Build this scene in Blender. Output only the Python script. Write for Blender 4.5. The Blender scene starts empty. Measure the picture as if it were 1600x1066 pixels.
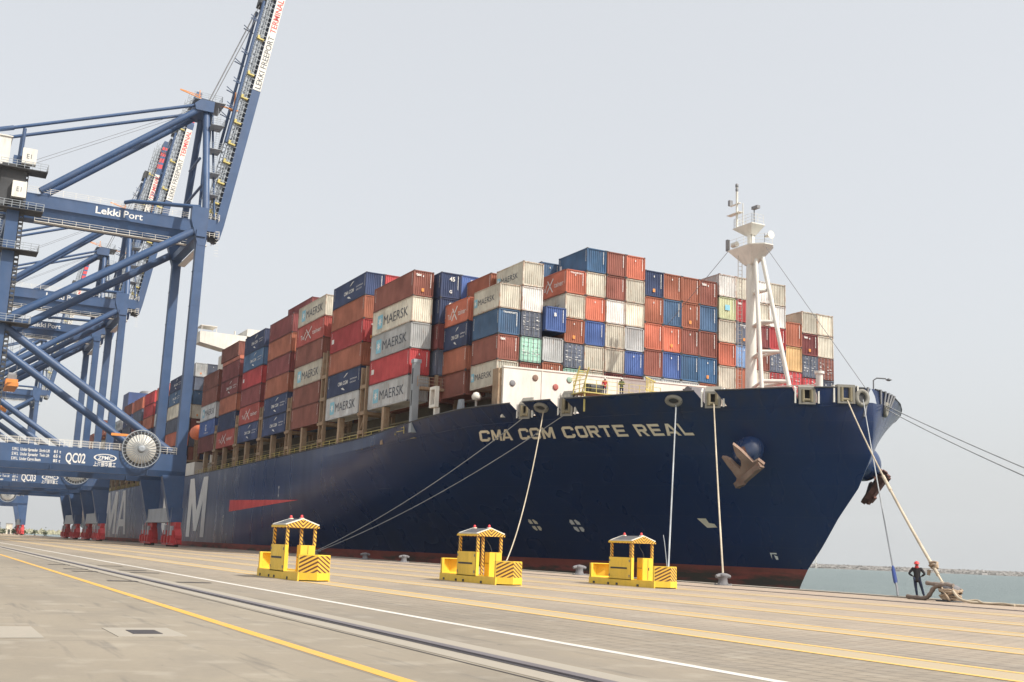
import bpy, bmesh, math, random
from mathutils import Vector, Matrix
R = math.radians
SC = bpy.context.scene
COL = SC.collection

# ------------------------------------------------------------------ camera
cam_d = bpy.data.cameras.new('camera'); cam = bpy.data.objects.new('camera', cam_d); COL.objects.link(cam)
cam_d.sensor_width = 36.0; cam_d.lens = 36.0*1750.88/1600.0
cam_d.clip_start = 0.1; cam_d.clip_end = 9000
_y, _p, _r = 1.09101908, 0.184476681, 0.0392833259
_f = Vector((-math.sin(_y)*math.cos(_p), math.cos(_y)*math.cos(_p), math.sin(_p)))
_rt = Vector((math.cos(_y), math.sin(_y), 0)); _up = _rt.cross(_f)
_r2 = math.cos(_r)*_rt + math.sin(_r)*_up; _u2 = -math.sin(_r)*_rt + math.cos(_r)*_up
_m = Matrix((_r2, _u2, -_f)).transposed().to_4x4(); _m.translation = Vector((0, 0, 1.55))
cam.matrix_world = _m
SC.camera = cam

# ------------------------------------------------------------------ sky, sun, exposure
SUN_EL, SUN_AZ = 48.0, 32.0          # azimuth from +X (bow direction) towards +Y (seaward)
w = bpy.data.worlds.new('World'); SC.world = w; w.use_nodes = True
nt = w.node_tree; nt.nodes.clear()
sky = nt.nodes.new('ShaderNodeTexSky'); sky.sky_type = 'NISHITA'; sky.sun_disc = False
sky.sun_elevation = R(SUN_EL); sky.sun_rotation = R(90-SUN_AZ)
sky.air_density = 1.0; sky.dust_density = 6.0; sky.ozone_density = 1.0
hs = nt.nodes.new('ShaderNodeHueSaturation'); hs.inputs['Saturation'].default_value = 0.55
mx = nt.nodes.new('ShaderNodeMix'); mx.data_type = 'RGBA'; mx.inputs[0].default_value = 0.48
mx.inputs[7].default_value = (8.6, 8.8, 8.95, 1)
bg = nt.nodes.new('ShaderNodeBackground'); bg.inputs[1].default_value = 0.118
wo = nt.nodes.new('ShaderNodeOutputWorld')
nt.links.new(sky.outputs[0], hs.inputs['Color']); nt.links.new(hs.outputs[0], mx.inputs[6])
nt.links.new(mx.outputs[2], bg.inputs[0]); nt.links.new(bg.outputs[0], wo.inputs[0])
sd = bpy.data.lights.new('sun', 'SUN'); sd.energy = 3.9; sd.angle = R(0.6); sd.color = (1.0, 0.95, 0.86)
sun = bpy.data.objects.new('sun', sd); COL.objects.link(sun)
_s = Vector((math.cos(R(SUN_EL))*math.cos(R(SUN_AZ)), math.cos(R(SUN_EL))*math.sin(R(SUN_AZ)), math.sin(R(SUN_EL))))
sun.rotation_euler = _s.to_track_quat('Z', 'Y').to_euler()
SC.view_settings.view_transform = 'Standard'; SC.view_settings.look = 'None'
SC.view_settings.exposure = 0.22; SC.view_settings.gamma = 1.0; SC.view_settings.use_curve_mapping = False
SC.cycles.max_bounces = 6; SC.cycles.volume_bounces = 1

# ------------------------------------------------------------------ materials
MATS = {}
def newmat(name):
    m = bpy.data.materials.new(name); m.use_nodes = True
    n = m.node_tree.nodes; b = n['Principled BSDF']
    return m, m.node_tree, b
def lk(t, a, b): t.links.new(a, b)
def node(t, typ, **k):
    n = t.nodes.new(typ)
    for a, v in k.items(): setattr(n, a, v)
    return n
def math_(t, op, a, b=None, c=None):
    n = node(t, 'ShaderNodeMath', operation=op)
    for i, v in enumerate((a, b, c)):
        if v is None: continue
        if isinstance(v, (int, float)): n.inputs[i].default_value = v
        else: lk(t, v, n.inputs[i])
    return n.outputs[0]
def mixc(t, fac, a, b, mode='MIX'):
    n = node(t, 'ShaderNodeMix', data_type='RGBA', blend_type=mode)
    if isinstance(fac, (int, float)): n.inputs[0].default_value = fac
    else: lk(t, fac, n.inputs[0])
    for i, v in ((6, a), (7, b)):
        if isinstance(v, (tuple, list)): n.inputs[i].default_value = (*v[:3], 1)
        else: lk(t, v, n.inputs[i])
    return n.outputs[2]
def noise(t, vec, scale, detail=4, rough=0.55):
    n = node(t, 'ShaderNodeTexNoise'); n.inputs['Scale'].default_value = scale
    n.inputs['Detail'].default_value = detail; n.inputs['Roughness'].default_value = rough
    if vec is not None: lk(t, vec, n.inputs['Vector'])
    return n.outputs['Fac']
def mapping(t, src, scale):
    m = node(t, 'ShaderNodeMapping'); m.inputs['Scale'].default_value = scale
    lk(t, src, m.inputs['Vector']); return m.outputs[0]
def ramp(t, fac, lo, hi, a=0.0, b=1.0):
    n = node(t, 'ShaderNodeMapRange'); n.inputs[1].default_value = lo; n.inputs[2].default_value = hi
    n.inputs[3].default_value = a; n.inputs[4].default_value = b; lk(t, fac, n.inputs[0]); return n.outputs[0]

def paint(name, rgb, rough=0.5, rust=0.0, fade=0.12, metallic=0.0, streak=(1.6, 1.6, 0.35), spec=0.5, rustcol=(0.20, 0.075, 0.03), bump=0.0, spread=0.10):
    """weathered paint: patchy fading, vertical rust and dirt streaks"""
    if name in MATS: return MATS[name]
    m, t, b = newmat(name)
    tc = node(t, 'ShaderNodeTexCoord').outputs['Object']
    oi = node(t, 'ShaderNodeObjectInfo').outputs['Random']
    off = node(t, 'ShaderNodeVectorMath', operation='ADD'); lk(t, tc, off.inputs[0])
    cmb = node(t, 'ShaderNodeCombineXYZ'); mul = math_(t, 'MULTIPLY', oi, 57.0)
    lk(t, mul, cmb.inputs[0]); lk(t, mul, cmb.inputs[1]); lk(t, cmb.outputs[0], off.inputs[1])
    v = off.outputs[0]
    n1 = noise(t, mapping(t, v, streak), 1.0, 6, 0.65)
    n2 = noise(t, v, 0.35, 3)
    c = mixc(t, ramp(t, n2, 0.3, 0.7), tuple(x*(1-fade) for x in rgb), tuple(min(1, x*(1+fade)+0.012*fade*8) for x in rgb))
    hsv = node(t, 'ShaderNodeHueSaturation'); lk(t, c, hsv.inputs['Color'])
    lk(t, ramp(t, oi, 0, 1, 1-spread*1.6, 1+spread), hsv.inputs['Value']); c = hsv.outputs[0]
    c = mixc(t, ramp(t, n1, 0.45, 0.75, 0, 0.22), c, (0.12, 0.10, 0.085))
    if rust > 0:
        n3 = noise(t, mapping(t, v, (streak[0]*2.2, streak[1]*2.2, streak[2]*1.7)), 1.3, 8, 0.75)
        c = mixc(t, ramp(t, n3, 0.66-0.16*rust, 0.80-0.10*rust, 0, min(1, 0.45+0.5*rust)), c, rustcol)
    lk(t, c, b.inputs['Base Color'])
    lk(t, ramp(t, n1, 0.3, 0.8, rough, min(1, rough+0.25)), b.inputs['Roughness'])
    b.inputs['Metallic'].default_value = metallic
    b.inputs['Specular IOR Level'].default_value = spec
    if bump > 0:
        bp = node(t, 'ShaderNodeBump'); bp.inputs['Strength'].default_value = bump; bp.inputs['Distance'].default_value = 0.05
        lk(t, noise(t, v, 1.5, 3), bp.inputs['Height']); lk(t, bp.outputs[0], b.inputs['Normal'])
    MATS[name] = m; return m

CCOL = dict(
 cream=(0.64,0.60,0.50), grey=(0.52,0.53,0.53), white=(0.70,0.69,0.66), brown=(0.26,0.085,0.06),
 maroon=(0.20,0.045,0.045), red=(0.44,0.045,0.05), orange=(0.54,0.155,0.09), rust=(0.38,0.125,0.07),
 salmon=(0.50,0.10,0.08), navy=(0.028,0.05,0.13), blue=(0.06,0.12,0.33), lightblue=(0.20,0.33,0.55),
 steel=(0.06,0.13,0.24), ocean=(0.045,0.13,0.26), green=(0.30,0.52,0.42), lime=(0.56,0.58,0.36), tan=(0.62,0.42,0.20), slate=(0.10,0.12,0.17))
CNAME = dict(cream='cream', grey='grey', white='white', brown='rust brown', maroon='maroon', red='red', orange='bright orange', rust='orange brown',
 salmon='salmon red', navy='navy blue', blue='bright blue', lightblue='pale blue', steel='steel blue', ocean='ocean blue', green='mint green', lime='lime green', tan='rusty tan', slate='slate blue')
def cmat(c):
    light = c in ('cream', 'white', 'grey', 'lime', 'tan', 'green')
    return paint('container_'+c, CCOL[c], 0.5, 0.70 if light else 0.42, 0.24, streak=(1.6, 1.6, 0.3), spec=0.35, spread=0.16,
                 rustcol=(0.30, 0.14, 0.06) if light else (0.17, 0.07, 0.035))
def fmat(c):
    light = c in ('cream', 'white', 'tan')
    return paint('container_frame_'+c, tuple(x*0.8 for x in CCOL[c]), 0.6, 1.25 if light else 0.6, 0.2, streak=(1.5, 1.5, 0.7), spec=0.3,
                 rustcol=(0.34, 0.13, 0.055) if light else (0.15, 0.06, 0.035))

M_WHITE = paint('white_paint', (0.74, 0.71, 0.64), 0.45, 0.35, 0.06, spread=0.02, rustcol=(0.45, 0.27, 0.15))
M_MARK = paint('white_lettering', (0.74, 0.73, 0.70), 0.5, 0.1, 0.05, spread=0.02)
M_CRM = paint('cream_lettering', (0.80, 0.72, 0.56), 0.5, 0.35, 0.08, spread=0.02, rustcol=(0.45, 0.2, 0.1))
M_DARKTXT = paint('dark_lettering', (0.05, 0.06, 0.08), 0.5, 0, 0.1, spread=0.02)
M_REDTXT = paint('red_lettering', (0.62, 0.06, 0.06), 0.5, 0, 0.1, spread=0.02)
M_SKYB = paint('pale_blue_emblem', (0.22, 0.50, 0.62), 0.5, 0.1, 0.08, spread=0.02)
M_CRANE = paint('crane_blue', (0.030, 0.074, 0.172), 0.38, 0.0, 0.10, streak=(0.25, 0.25, 0.06), spec=0.5, spread=0.03)
M_CRANEL = paint('crane_grey', (0.30, 0.33, 0.36), 0.45, 0.05, 0.10, spread=0.02)
M_STEEL = paint('grey_steel', (0.22, 0.22, 0.23), 0.5, 0.3, 0.15, metallic=0.2, spread=0.02)
M_DARK = paint('dark_steel', (0.035, 0.037, 0.042), 0.6, 0.1, 0.2, spread=0.02)
M_YEL = paint('safety_yellow', (0.86, 0.565, 0.045), 0.42, 0.40, 0.10, streak=(2, 2, .6), spread=0.03)
M_YELR = paint('rail_yellow', (0.58, 0.48, 0.15), 0.5, 0.15, 0.1, spread=0.02)
M_ORG = paint('orange_paint', (0.72, 0.26, 0.05), 0.5, 0.1, 0.1, spread=0.02)
M_CRED = paint('bogie_red', (0.50, 0.03, 0.035), 0.45, 0.15, 0.15, spread=0.03)
M_RUSTY = paint('rusty_buff_steel', (0.33, 0.235, 0.15), 0.7, 1.0, 0.2, streak=(1.4, 1.4, .5), spread=0.06)
M_BUFFD = paint('shaded_olive_steel', (0.075, 0.065, 0.045), 0.8, 0.4, 0.2, spread=0.02)
M_BUFF = paint('olive_buff_steel', (0.24, 0.20, 0.12), 0.7, 0.4, 0.2, spread=0.05)
M_ROPE = paint('mooring_rope', (0.50, 0.42, 0.31), 0.9, 0.0, 0.2, streak=(9, 9, 9), spread=0.02)
M_ROPEB = paint('old_brown_rope', (0.40, 0.30, 0.21), 0.9, 0.2, 0.25, streak=(9, 9, 9), spread=0.02)
M_ROPED = paint('grey_rope', (0.34, 0.35, 0.36), 0.9, 0.0, 0.2, streak=(9, 9, 9), spread=0.02)
M_BEIGE = paint('weathered_beige_steel', (0.24, 0.225, 0.19), 0.6, 0.5, 0.15, spread=0.03)
M_BOLL = paint('bollard_grey', (0.17, 0.165, 0.175), 0.6, 0.25, 0.15, spread=0.03)
M_ANCH = paint('anchor_rust', (0.23, 0.15, 0.11), 0.85, 0.9, 0.4, streak=(1.5, 1.5, 1.5), spread=0.05, rustcol=(0.26, 0.09, 0.05))
M_ANCHD = paint('anchor_dark_rust', (0.13, 0.05, 0.035), 0.85, 0.3, 0.25, streak=(1.5, 1.5, 1.5), spread=0.02)
M_BLUECAN = paint('chafe_sleeve_blue', (0.012, 0.04, 0.19), 0.6, 0, 0.1, spread=0.02)
M_CLOTH = paint('black_cloth', (0.022, 0.022, 0.026), 0.9, 0, 0.1, spread=0.02, spec=0.2)
M_JEAN = paint('dark_blue_cloth', (0.022, 0.032, 0.065), 0.9, 0, 0.1, spread=0.02, spec=0.2)
M_REDP = paint('red_plastic', (0.68, 0.045, 0.05), 0.4, 0, 0.05, spread=0.02)
M_REDC = paint('red_cloth', (0.42, 0.03, 0.03), 0.9, 0, 0.1, spread=0.02)
M_SKIN = paint('dark_skin', (0.11, 0.05, 0.03), 0.6, 0, 0.05, spread=0.02)
M_HIVIS = paint('hi_vis_cloth', (0.11, 0.13, 0.05), 0.8, 0, 0.1, spread=0.02)
M_BOAT = paint('lifeboat_orange', (0.75, 0.17, 0.06), 0.45, 0.1, 0.05, spread=0.02)
M_FUN = paint('funnel_blue', (0.035, 0.07, 0.20), 0.5, 0.05, 0.1, spread=0.02)
M_PANEL = paint('solar_panel', (0.075, 0.08, 0.085), 0.3, 0.05, 0.1, spread=0.02)
M_DRED = paint('dull_red_disc', (0.36, 0.10, 0.08), 0.6, 0.5, 0.1, spread=0.02)
M_GRN = paint('green_disc', (0.30, 0.44, 0.35), 0.6, 0.5, 0.1, spread=0.02)

def glass():
    m, t, b = newmat('dark_window_glass'); b.inputs['Base Color'].default_value = (0.02, 0.03, 0.04, 1); b.inputs['Roughness'].default_value = 0.12
    return m
M_GLASS = glass()

def stripes(name, kind, pitch=0.22):
    m, t, b = newmat(name)
    tc = node(t, 'ShaderNodeTexCoord').outputs['Object']; s = node(t, 'ShaderNodeSeparateXYZ'); lk(t, tc, s.inputs[0])
    ay = math_(t, 'ABSOLUTE', s.outputs[1])
    if kind == 'up': v = math_(t, 'ADD', s.outputs[2], math_(t, 'MULTIPLY', ay, 0.62))
    elif kind == 'down': v = math_(t, 'SUBTRACT', s.outputs[2], math_(t, 'MULTIPLY', ay, 0.95))
    else: v = math_(t, 'ADD', s.outputs[2], math_(t, 'ADD', s.outputs[0], s.outputs[1]))
    fr = math_(t, 'FRACT', math_(t, 'DIVIDE', v, pitch))
    st = math_(t, 'GREATER_THAN', fr, 0.52)
    n = noise(t, tc, 5, 4)
    c = mixc(t, st, (0.80, 0.48, 0.06), (0.12, 0.045, 0.018))
    c = mixc(t, ramp(t, n, 0.5, 0.8, 0, 0.35), c, (0.4, 0.25, 0.12))
    lk(t, c, b.inputs['Base Color']); b.inputs['Roughness'].default_value = 0.45
    return m
M_CHEV = stripes('yellow_chevron_up', 'up', 0.165); M_CHEVD = stripes('yellow_chevron_down', 'down', 0.16); M_DIAG = stripes('yellow_diagonal', 'diag', 0.17)

def boomstripe():
    m, t, b = newmat('boom_red_blue_blocks')
    tc = node(t, 'ShaderNodeTexCoord').outputs['Object']; s = node(t, 'ShaderNodeSeparateXYZ'); lk(t, tc, s.inputs[0])
    st = math_(t, 'GREATER_THAN', math_(t, 'FRACT', math_(t, 'DIVIDE', s.outputs[2], 1.9)), 0.35)
    c = mixc(t, st, (0.05, 0.10, 0.24), (0.62, 0.06, 0.07))
    lk(t, c, b.inputs['Base Color']); b.inputs['Roughness'].default_value = 0.5
    return m
M_BSTR = boomstripe()

def hullmat():
    m, t, b = newmat('navy_hull_paint')
    g = node(t, 'ShaderNodeNewGeometry').outputs['Position']
    s = node(t, 'ShaderNodeSeparateXYZ'); lk(t, g, s.inputs[0])
    n1 = noise(t, mapping(t, g, (0.35, 0.35, 0.035)), 1.0, 2, 0.4)
    n2 = noise(t, mapping(t, g, (0.05, 0.05, 0.08)), 1.0, 3, 0.5)
    c = mixc(t, ramp(t, n2, 0.3, 0.7), (0.002, 0.019, 0.082), (0.004, 0.028, 0.112))
    c = mixc(t, ramp(t, n1, 0.1, 0.95, 0, 0.24), c, (0.016, 0.028, 0.052))
    # rust bleeding down from the bulwark
    n3 = noise(t, mapping(t, g, (0.9, 0.9, 0.07)), 1.0, 4, 0.5)
    top = ramp(t, s.outputs[2], 9.5, 15.5)
    c = mixc(t, math_(t, 'MULTIPLY', ramp(t, n3, 0.30, 0.80, 0, 0.55), top), c, (0.042, 0.036, 0.028))
    # brownish scuffing towards the water
    n4 = noise(t, mapping(t, g, (0.25, 0.25, 0.12)), 1.0, 2, 0.5)
    c = mixc(t, math_(t, 'MULTIPLY', ramp(t, n4, 0.25, 0.80, 0, 0.5), ramp(t, s.outputs[2], 7, 0.5)), c, (0.026, 0.026, 0.030))
    lk(t, c, b.inputs['Base Color'])
    lk(t, ramp(t, n1, 0.3, 0.8, 0.24, 0.38), b.inputs['Roughness']); b.inputs['Specular IOR Level'].default_value = 0.42
    # welded plate seams and slight panting of the plates
    br = node(t, 'ShaderNodeTexBrick'); br.offset = 0.5
    cmb = node(t, 'ShaderNodeCombineXYZ'); lk(t, s.outputs[0], cmb.inputs[0]); lk(t, s.outputs[2], cmb.inputs[1]); lk(t, cmb.outputs[0], br.inputs['Vector'])
    br.inputs['Scale'].default_value = 1.0; br.inputs['Brick Width'].default_value = 9.0; br.inputs['Row Height'].default_value = 2.7
    br.inputs['Mortar Size'].default_value = 0.03; br.inputs['Mortar Smooth'].default_value = 0.6
    c = mixc(t, math_(t, 'MULTIPLY', br.outputs['Fac'], 0.30), c, (0.035, 0.05, 0.085))
    sc_ = noise(t, mapping(t, g, (2.6, 2.6, 0.16)), 1.0, 5, 0.7)      # fender rub marks and runs along the flat side
    c = mixc(t, math_(t, 'MULTIPLY', ramp(t, sc_, 0.60, 0.72, 0, 0.45), ramp(t, s.outputs[2], 9, 4)), c, (0.075, 0.075, 0.08))
    lk(t, c, b.inputs['Base Color'])
    h = math_(t, 'ADD', math_(t, 'MULTIPLY', br.outputs['Fac'], 0.35), math_(t, 'MULTIPLY', noise(t, mapping(t, g, (0.3, 0.3, 0.5)), 1.0, 1), 0.5))
    bp = node(t, 'ShaderNodeBump'); bp.inputs['Strength'].default_value = 0.35; bp.inputs['Distance'].default_value = 0.04
    lk(t, h, bp.inputs['Height']); lk(t, bp.outputs[0], b.inputs['Normal'])
    return m
M_HULL = hullmat()
M_BOLST = paint('glossy_navy_casting', (0.008, 0.035, 0.12), 0.12, 0.1, 0.1, spec=0.9, spread=0.01)
def bootmat():
    m, t, b = newmat('red_boot_topping')
    g = node(t, 'ShaderNodeNewGeometry').outputs['Position']
    n = noise(t, mapping(t, g, (0.5, 0.5, 0.6)), 0.8, 8, 0.7); n2 = noise(t, mapping(t, g, (0.16, 0.16, 0.9)), 1.0, 6, 0.65)
    c = mixc(t, ramp(t, n, 0.35, 0.7), (0.22, 0.045, 0.035), (0.30, 0.075, 0.055))
    s = node(t, 'ShaderNodeSeparateXYZ'); lk(t, g, s.inputs[0])
    c = mixc(t, math_(t, 'MULTIPLY', ramp(t, n2, 0.44, 0.56), ramp(t, s.outputs[2], 0.9, 0.1)), c, (0.055, 0.045, 0.035))
    lk(t, c, b.inputs['Base Color']); b.inputs['Roughness'].default_value = 0.75
    return m
M_BOOT = bootmat()

def groundmat():
    m, t, b = newmat('quay_paving')
    g = node(t, 'ShaderNodeNewGeometry').outputs['Position']
    s = node(t, 'ShaderNodeSeparateXYZ'); lk(t, g, s.inputs[0])
    n1 = noise(t, mapping(t, g, (0.045, 0.12, 1)), 1.0, 6, 0.6)
    n2 = noise(t, mapping(t, g, (0.35, 0.5, 1)), 1.0, 8, 0.7)
    n3 = noise(t, g, 9.0, 5, 0.7)
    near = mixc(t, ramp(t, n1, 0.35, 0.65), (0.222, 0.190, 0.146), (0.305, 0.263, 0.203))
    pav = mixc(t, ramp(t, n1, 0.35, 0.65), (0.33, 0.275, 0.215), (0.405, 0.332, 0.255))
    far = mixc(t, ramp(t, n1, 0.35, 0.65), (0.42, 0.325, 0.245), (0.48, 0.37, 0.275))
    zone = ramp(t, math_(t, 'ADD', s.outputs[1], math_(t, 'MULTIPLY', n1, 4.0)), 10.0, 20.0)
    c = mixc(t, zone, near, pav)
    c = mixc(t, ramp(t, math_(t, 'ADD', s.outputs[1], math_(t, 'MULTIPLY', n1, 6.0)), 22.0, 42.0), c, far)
    c = mixc(t, ramp(t, n2, 0.46, 0.72, 0, 0.50), c, (0.185, 0.165, 0.14))
    c = mixc(t, ramp(t, n3, 0.35, 0.75, 0, 0.22), c, (0.18, 0.16, 0.14))
    # darker tyre polish bands along the lanes
    cm = node(t, 'ShaderNodeCombineXYZ'); lk(t, math_(t, 'MULTIPLY', s.outputs[0], 0.02), cm.inputs[0]); lk(t, math_(t, 'MULTIPLY', s.outputs[1], 0.42), cm.inputs[1])
    n4 = noise(t, cm.outputs[0], 1.0, 3)
    c = mixc(t, ramp(t, n4, 0.50, 0.66, 0, 0.30), c, (0.22, 0.195, 0.17))
    # block pavers beyond the crane rail
    br = node(t, 'ShaderNodeTexBrick'); br.offset = 0.5; lk(t, g, br.inputs['Vector'])
    br.inputs['Scale'].default_value = 1.0; br.inputs['Brick Width'].default_value = 0.42; br.inputs['Row Height'].default_value = 0.42
    br.inputs['Mortar Size'].default_value = 0.018; br.inputs['Mortar Smooth'].default_value = 0.4
    mort = math_(t, 'MULTIPLY', br.outputs['Fac'], math_(t, 'GREATER_THAN', s.outputs[1], 10.6))
    c = mixc(t, math_(t, 'MULTIPLY', mort, 0.75), c, (0.11, 0.095, 0.08))
    b2 = node(t, 'ShaderNodeTexBrick'); b2.offset = 0.0; lk(t, g, b2.inputs['Vector']); b2.inputs['Scale'].default_value = 1.0
    b2.inputs['Brick Width'].default_value = 6.0; b2.inputs['Row Height'].default_value = 5.15; b2.inputs['Mortar Size'].default_value = 0.02; b2.inputs['Mortar Smooth'].default_value = 0.3
    c = mixc(t, math_(t, 'MULTIPLY', math_(t, 'MULTIPLY', b2.outputs['Fac'], math_(t, 'LESS_THAN', s.outputs[1], 10.6)), 0.45), c, (0.09, 0.08, 0.07))
    # small dark oil spots
    vo = node(t, 'ShaderNodeTexVoronoi'); vo.inputs['Scale'].default_value = 0.9; lk(t, mapping(t, g, (0.6, 1.4, 1)), vo.inputs['Vector'])
    spot = math_(t, 'MULTIPLY', math_(t, 'LESS_THAN', vo.outputs['Distance'], 0.06), ramp(t, n2, 0.45, 0.55))
    c = mixc(t, math_(t, 'MULTIPLY', spot, 0.5), c, (0.10, 0.09, 0.08))
    # scattered scuffs and tyre marks, drawn out along the quay
    n5 = noise(t, mapping(t, g, (0.25, 3.2, 1)), 1.0, 4, 0.6)
    c = mixc(t, ramp(t, n5, 0.57, 0.70, 0, 0.5), c, (0.12, 0.11, 0.10))
    n6 = noise(t, mapping(t, g, (1.2, 1.2, 1)), 1.0, 3, 0.5); c = mixc(t, ramp(t, n6, 0.55, 0.7, 0, 0.25), c, (0.46, 0.42, 0.35))
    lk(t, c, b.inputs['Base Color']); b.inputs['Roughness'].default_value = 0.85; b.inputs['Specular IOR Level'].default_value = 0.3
    bp = node(t, 'ShaderNodeBump'); bp.inputs['Strength'].default_value = 0.5; bp.inputs['Distance'].default_value = 0.01
    lk(t, math_(t, 'SUBTRACT', n3, mort), bp.inputs['Height']); lk(t, bp.outputs[0], b.inputs['Normal'])
    return m
M_GROUND = groundmat()
def linemat(name, rgb, wear, stretch=(0.5, 2.0, 1)):
    m, t, b = newmat(name)
    g = node(t, 'ShaderNodeNewGeometry').outputs['Position']
    n = noise(t, mapping(t, g, stretch), 1.0, 8, 0.75); n2 = noise(t, g, 14, 4, 0.7)
    c = mixc(t, ramp(t, n, 0.60-wear*0.25, 0.80-wear*0.12, 0, 0.85), rgb, (0.37, 0.32, 0.26))
    c = mixc(t, ramp(t, n2, 0.5, 0.8, 0, 0.35), c, (0.30, 0.25, 0.2))
    lk(t, c, b.inputs['Base Color']); b.inputs['Roughness'].default_value = 0.7
    return m
M_LY = linemat('yellow_line_paint', (0.66, 0.37, 0.06), 0.35); M_LYF = linemat('faded_yellow_paint', (0.72, 0.45, 0.12), 0.3)
M_LF = linemat('faded_lane_fill', (0.455, 0.35, 0.195), 0.95, (0.035, 7.0, 1)); M_LW = linemat('white_line_paint', (0.64, 0.61, 0.56), 0.35)
M_CONC = linemat('pale_concrete', (0.335, 0.30, 0.245), 0.6)
M_RAIL = paint('rail_steel', (0.20, 0.18, 0.19), 0.5, 0.2, 0.1, metallic=0.5, streak=(.3, .3, .3), spread=0.01)
M_GROOVE = paint('groove_dark', (0.045, 0.04, 0.045), 0.8, 0, 0.1, spread=0.01)

def watermat():
    m, t, b = newmat('harbour_water')
    g = node(t, 'ShaderNodeNewGeometry').outputs['Position']
    n1 = noise(t, mapping(t, g, (0.55, 0.55, 1)), 1.0, 5, 0.65)
    n2 = noise(t, mapping(t, g, (0.02, 0.03, 1)), 1.0, 4, 0.6)
    c = mixc(t, ramp(t, n2, 0.35, 0.65), (0.11, 0.155, 0.15), (0.14, 0.19, 0.18)); c = mixc(t, ramp(t, n1, 0.45, 0.62, 0.35, 0), c, (0.05, 0.085, 0.085))
    lk(t, c, b.inputs['Base Color']); b.inputs['Roughness'].default_value = 0.28
    bp = node(t, 'ShaderNodeBump'); bp.inputs['Strength'].default_value = 1.0; bp.inputs['Distance'].default_value = 1.6
    lk(t, n1, bp.inputs['Height']); lk(t, bp.outputs[0], b.inputs['Normal'])
    return m
M_WATER = watermat()
def rockmat():
    m, t, b = newmat('breakwater_rock')
    g = node(t, 'ShaderNodeNewGeometry').outputs['Position']
    n = noise(t, g, 0.35, 6, 0.7)
    lk(t, mixc(t, ramp(t, n, 0.35, 0.65), (0.08, 0.075, 0.07), (0.33, 0.31, 0.29)), b.inputs['Base Color']); b.inputs['Roughness'].default_value = 0.9
    return m
M_ROCK = rockmat()
M_GRASS = paint('coastal_scrub', (0.27, 0.26, 0.17), 0.9, 0, 0.25, streak=(.1, .1, .1), spread=0.02)
M_BUSH = paint('dark_scrub', (0.05, 0.07, 0.03), 0.9, 0, 0.25, spread=0.05)

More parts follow.
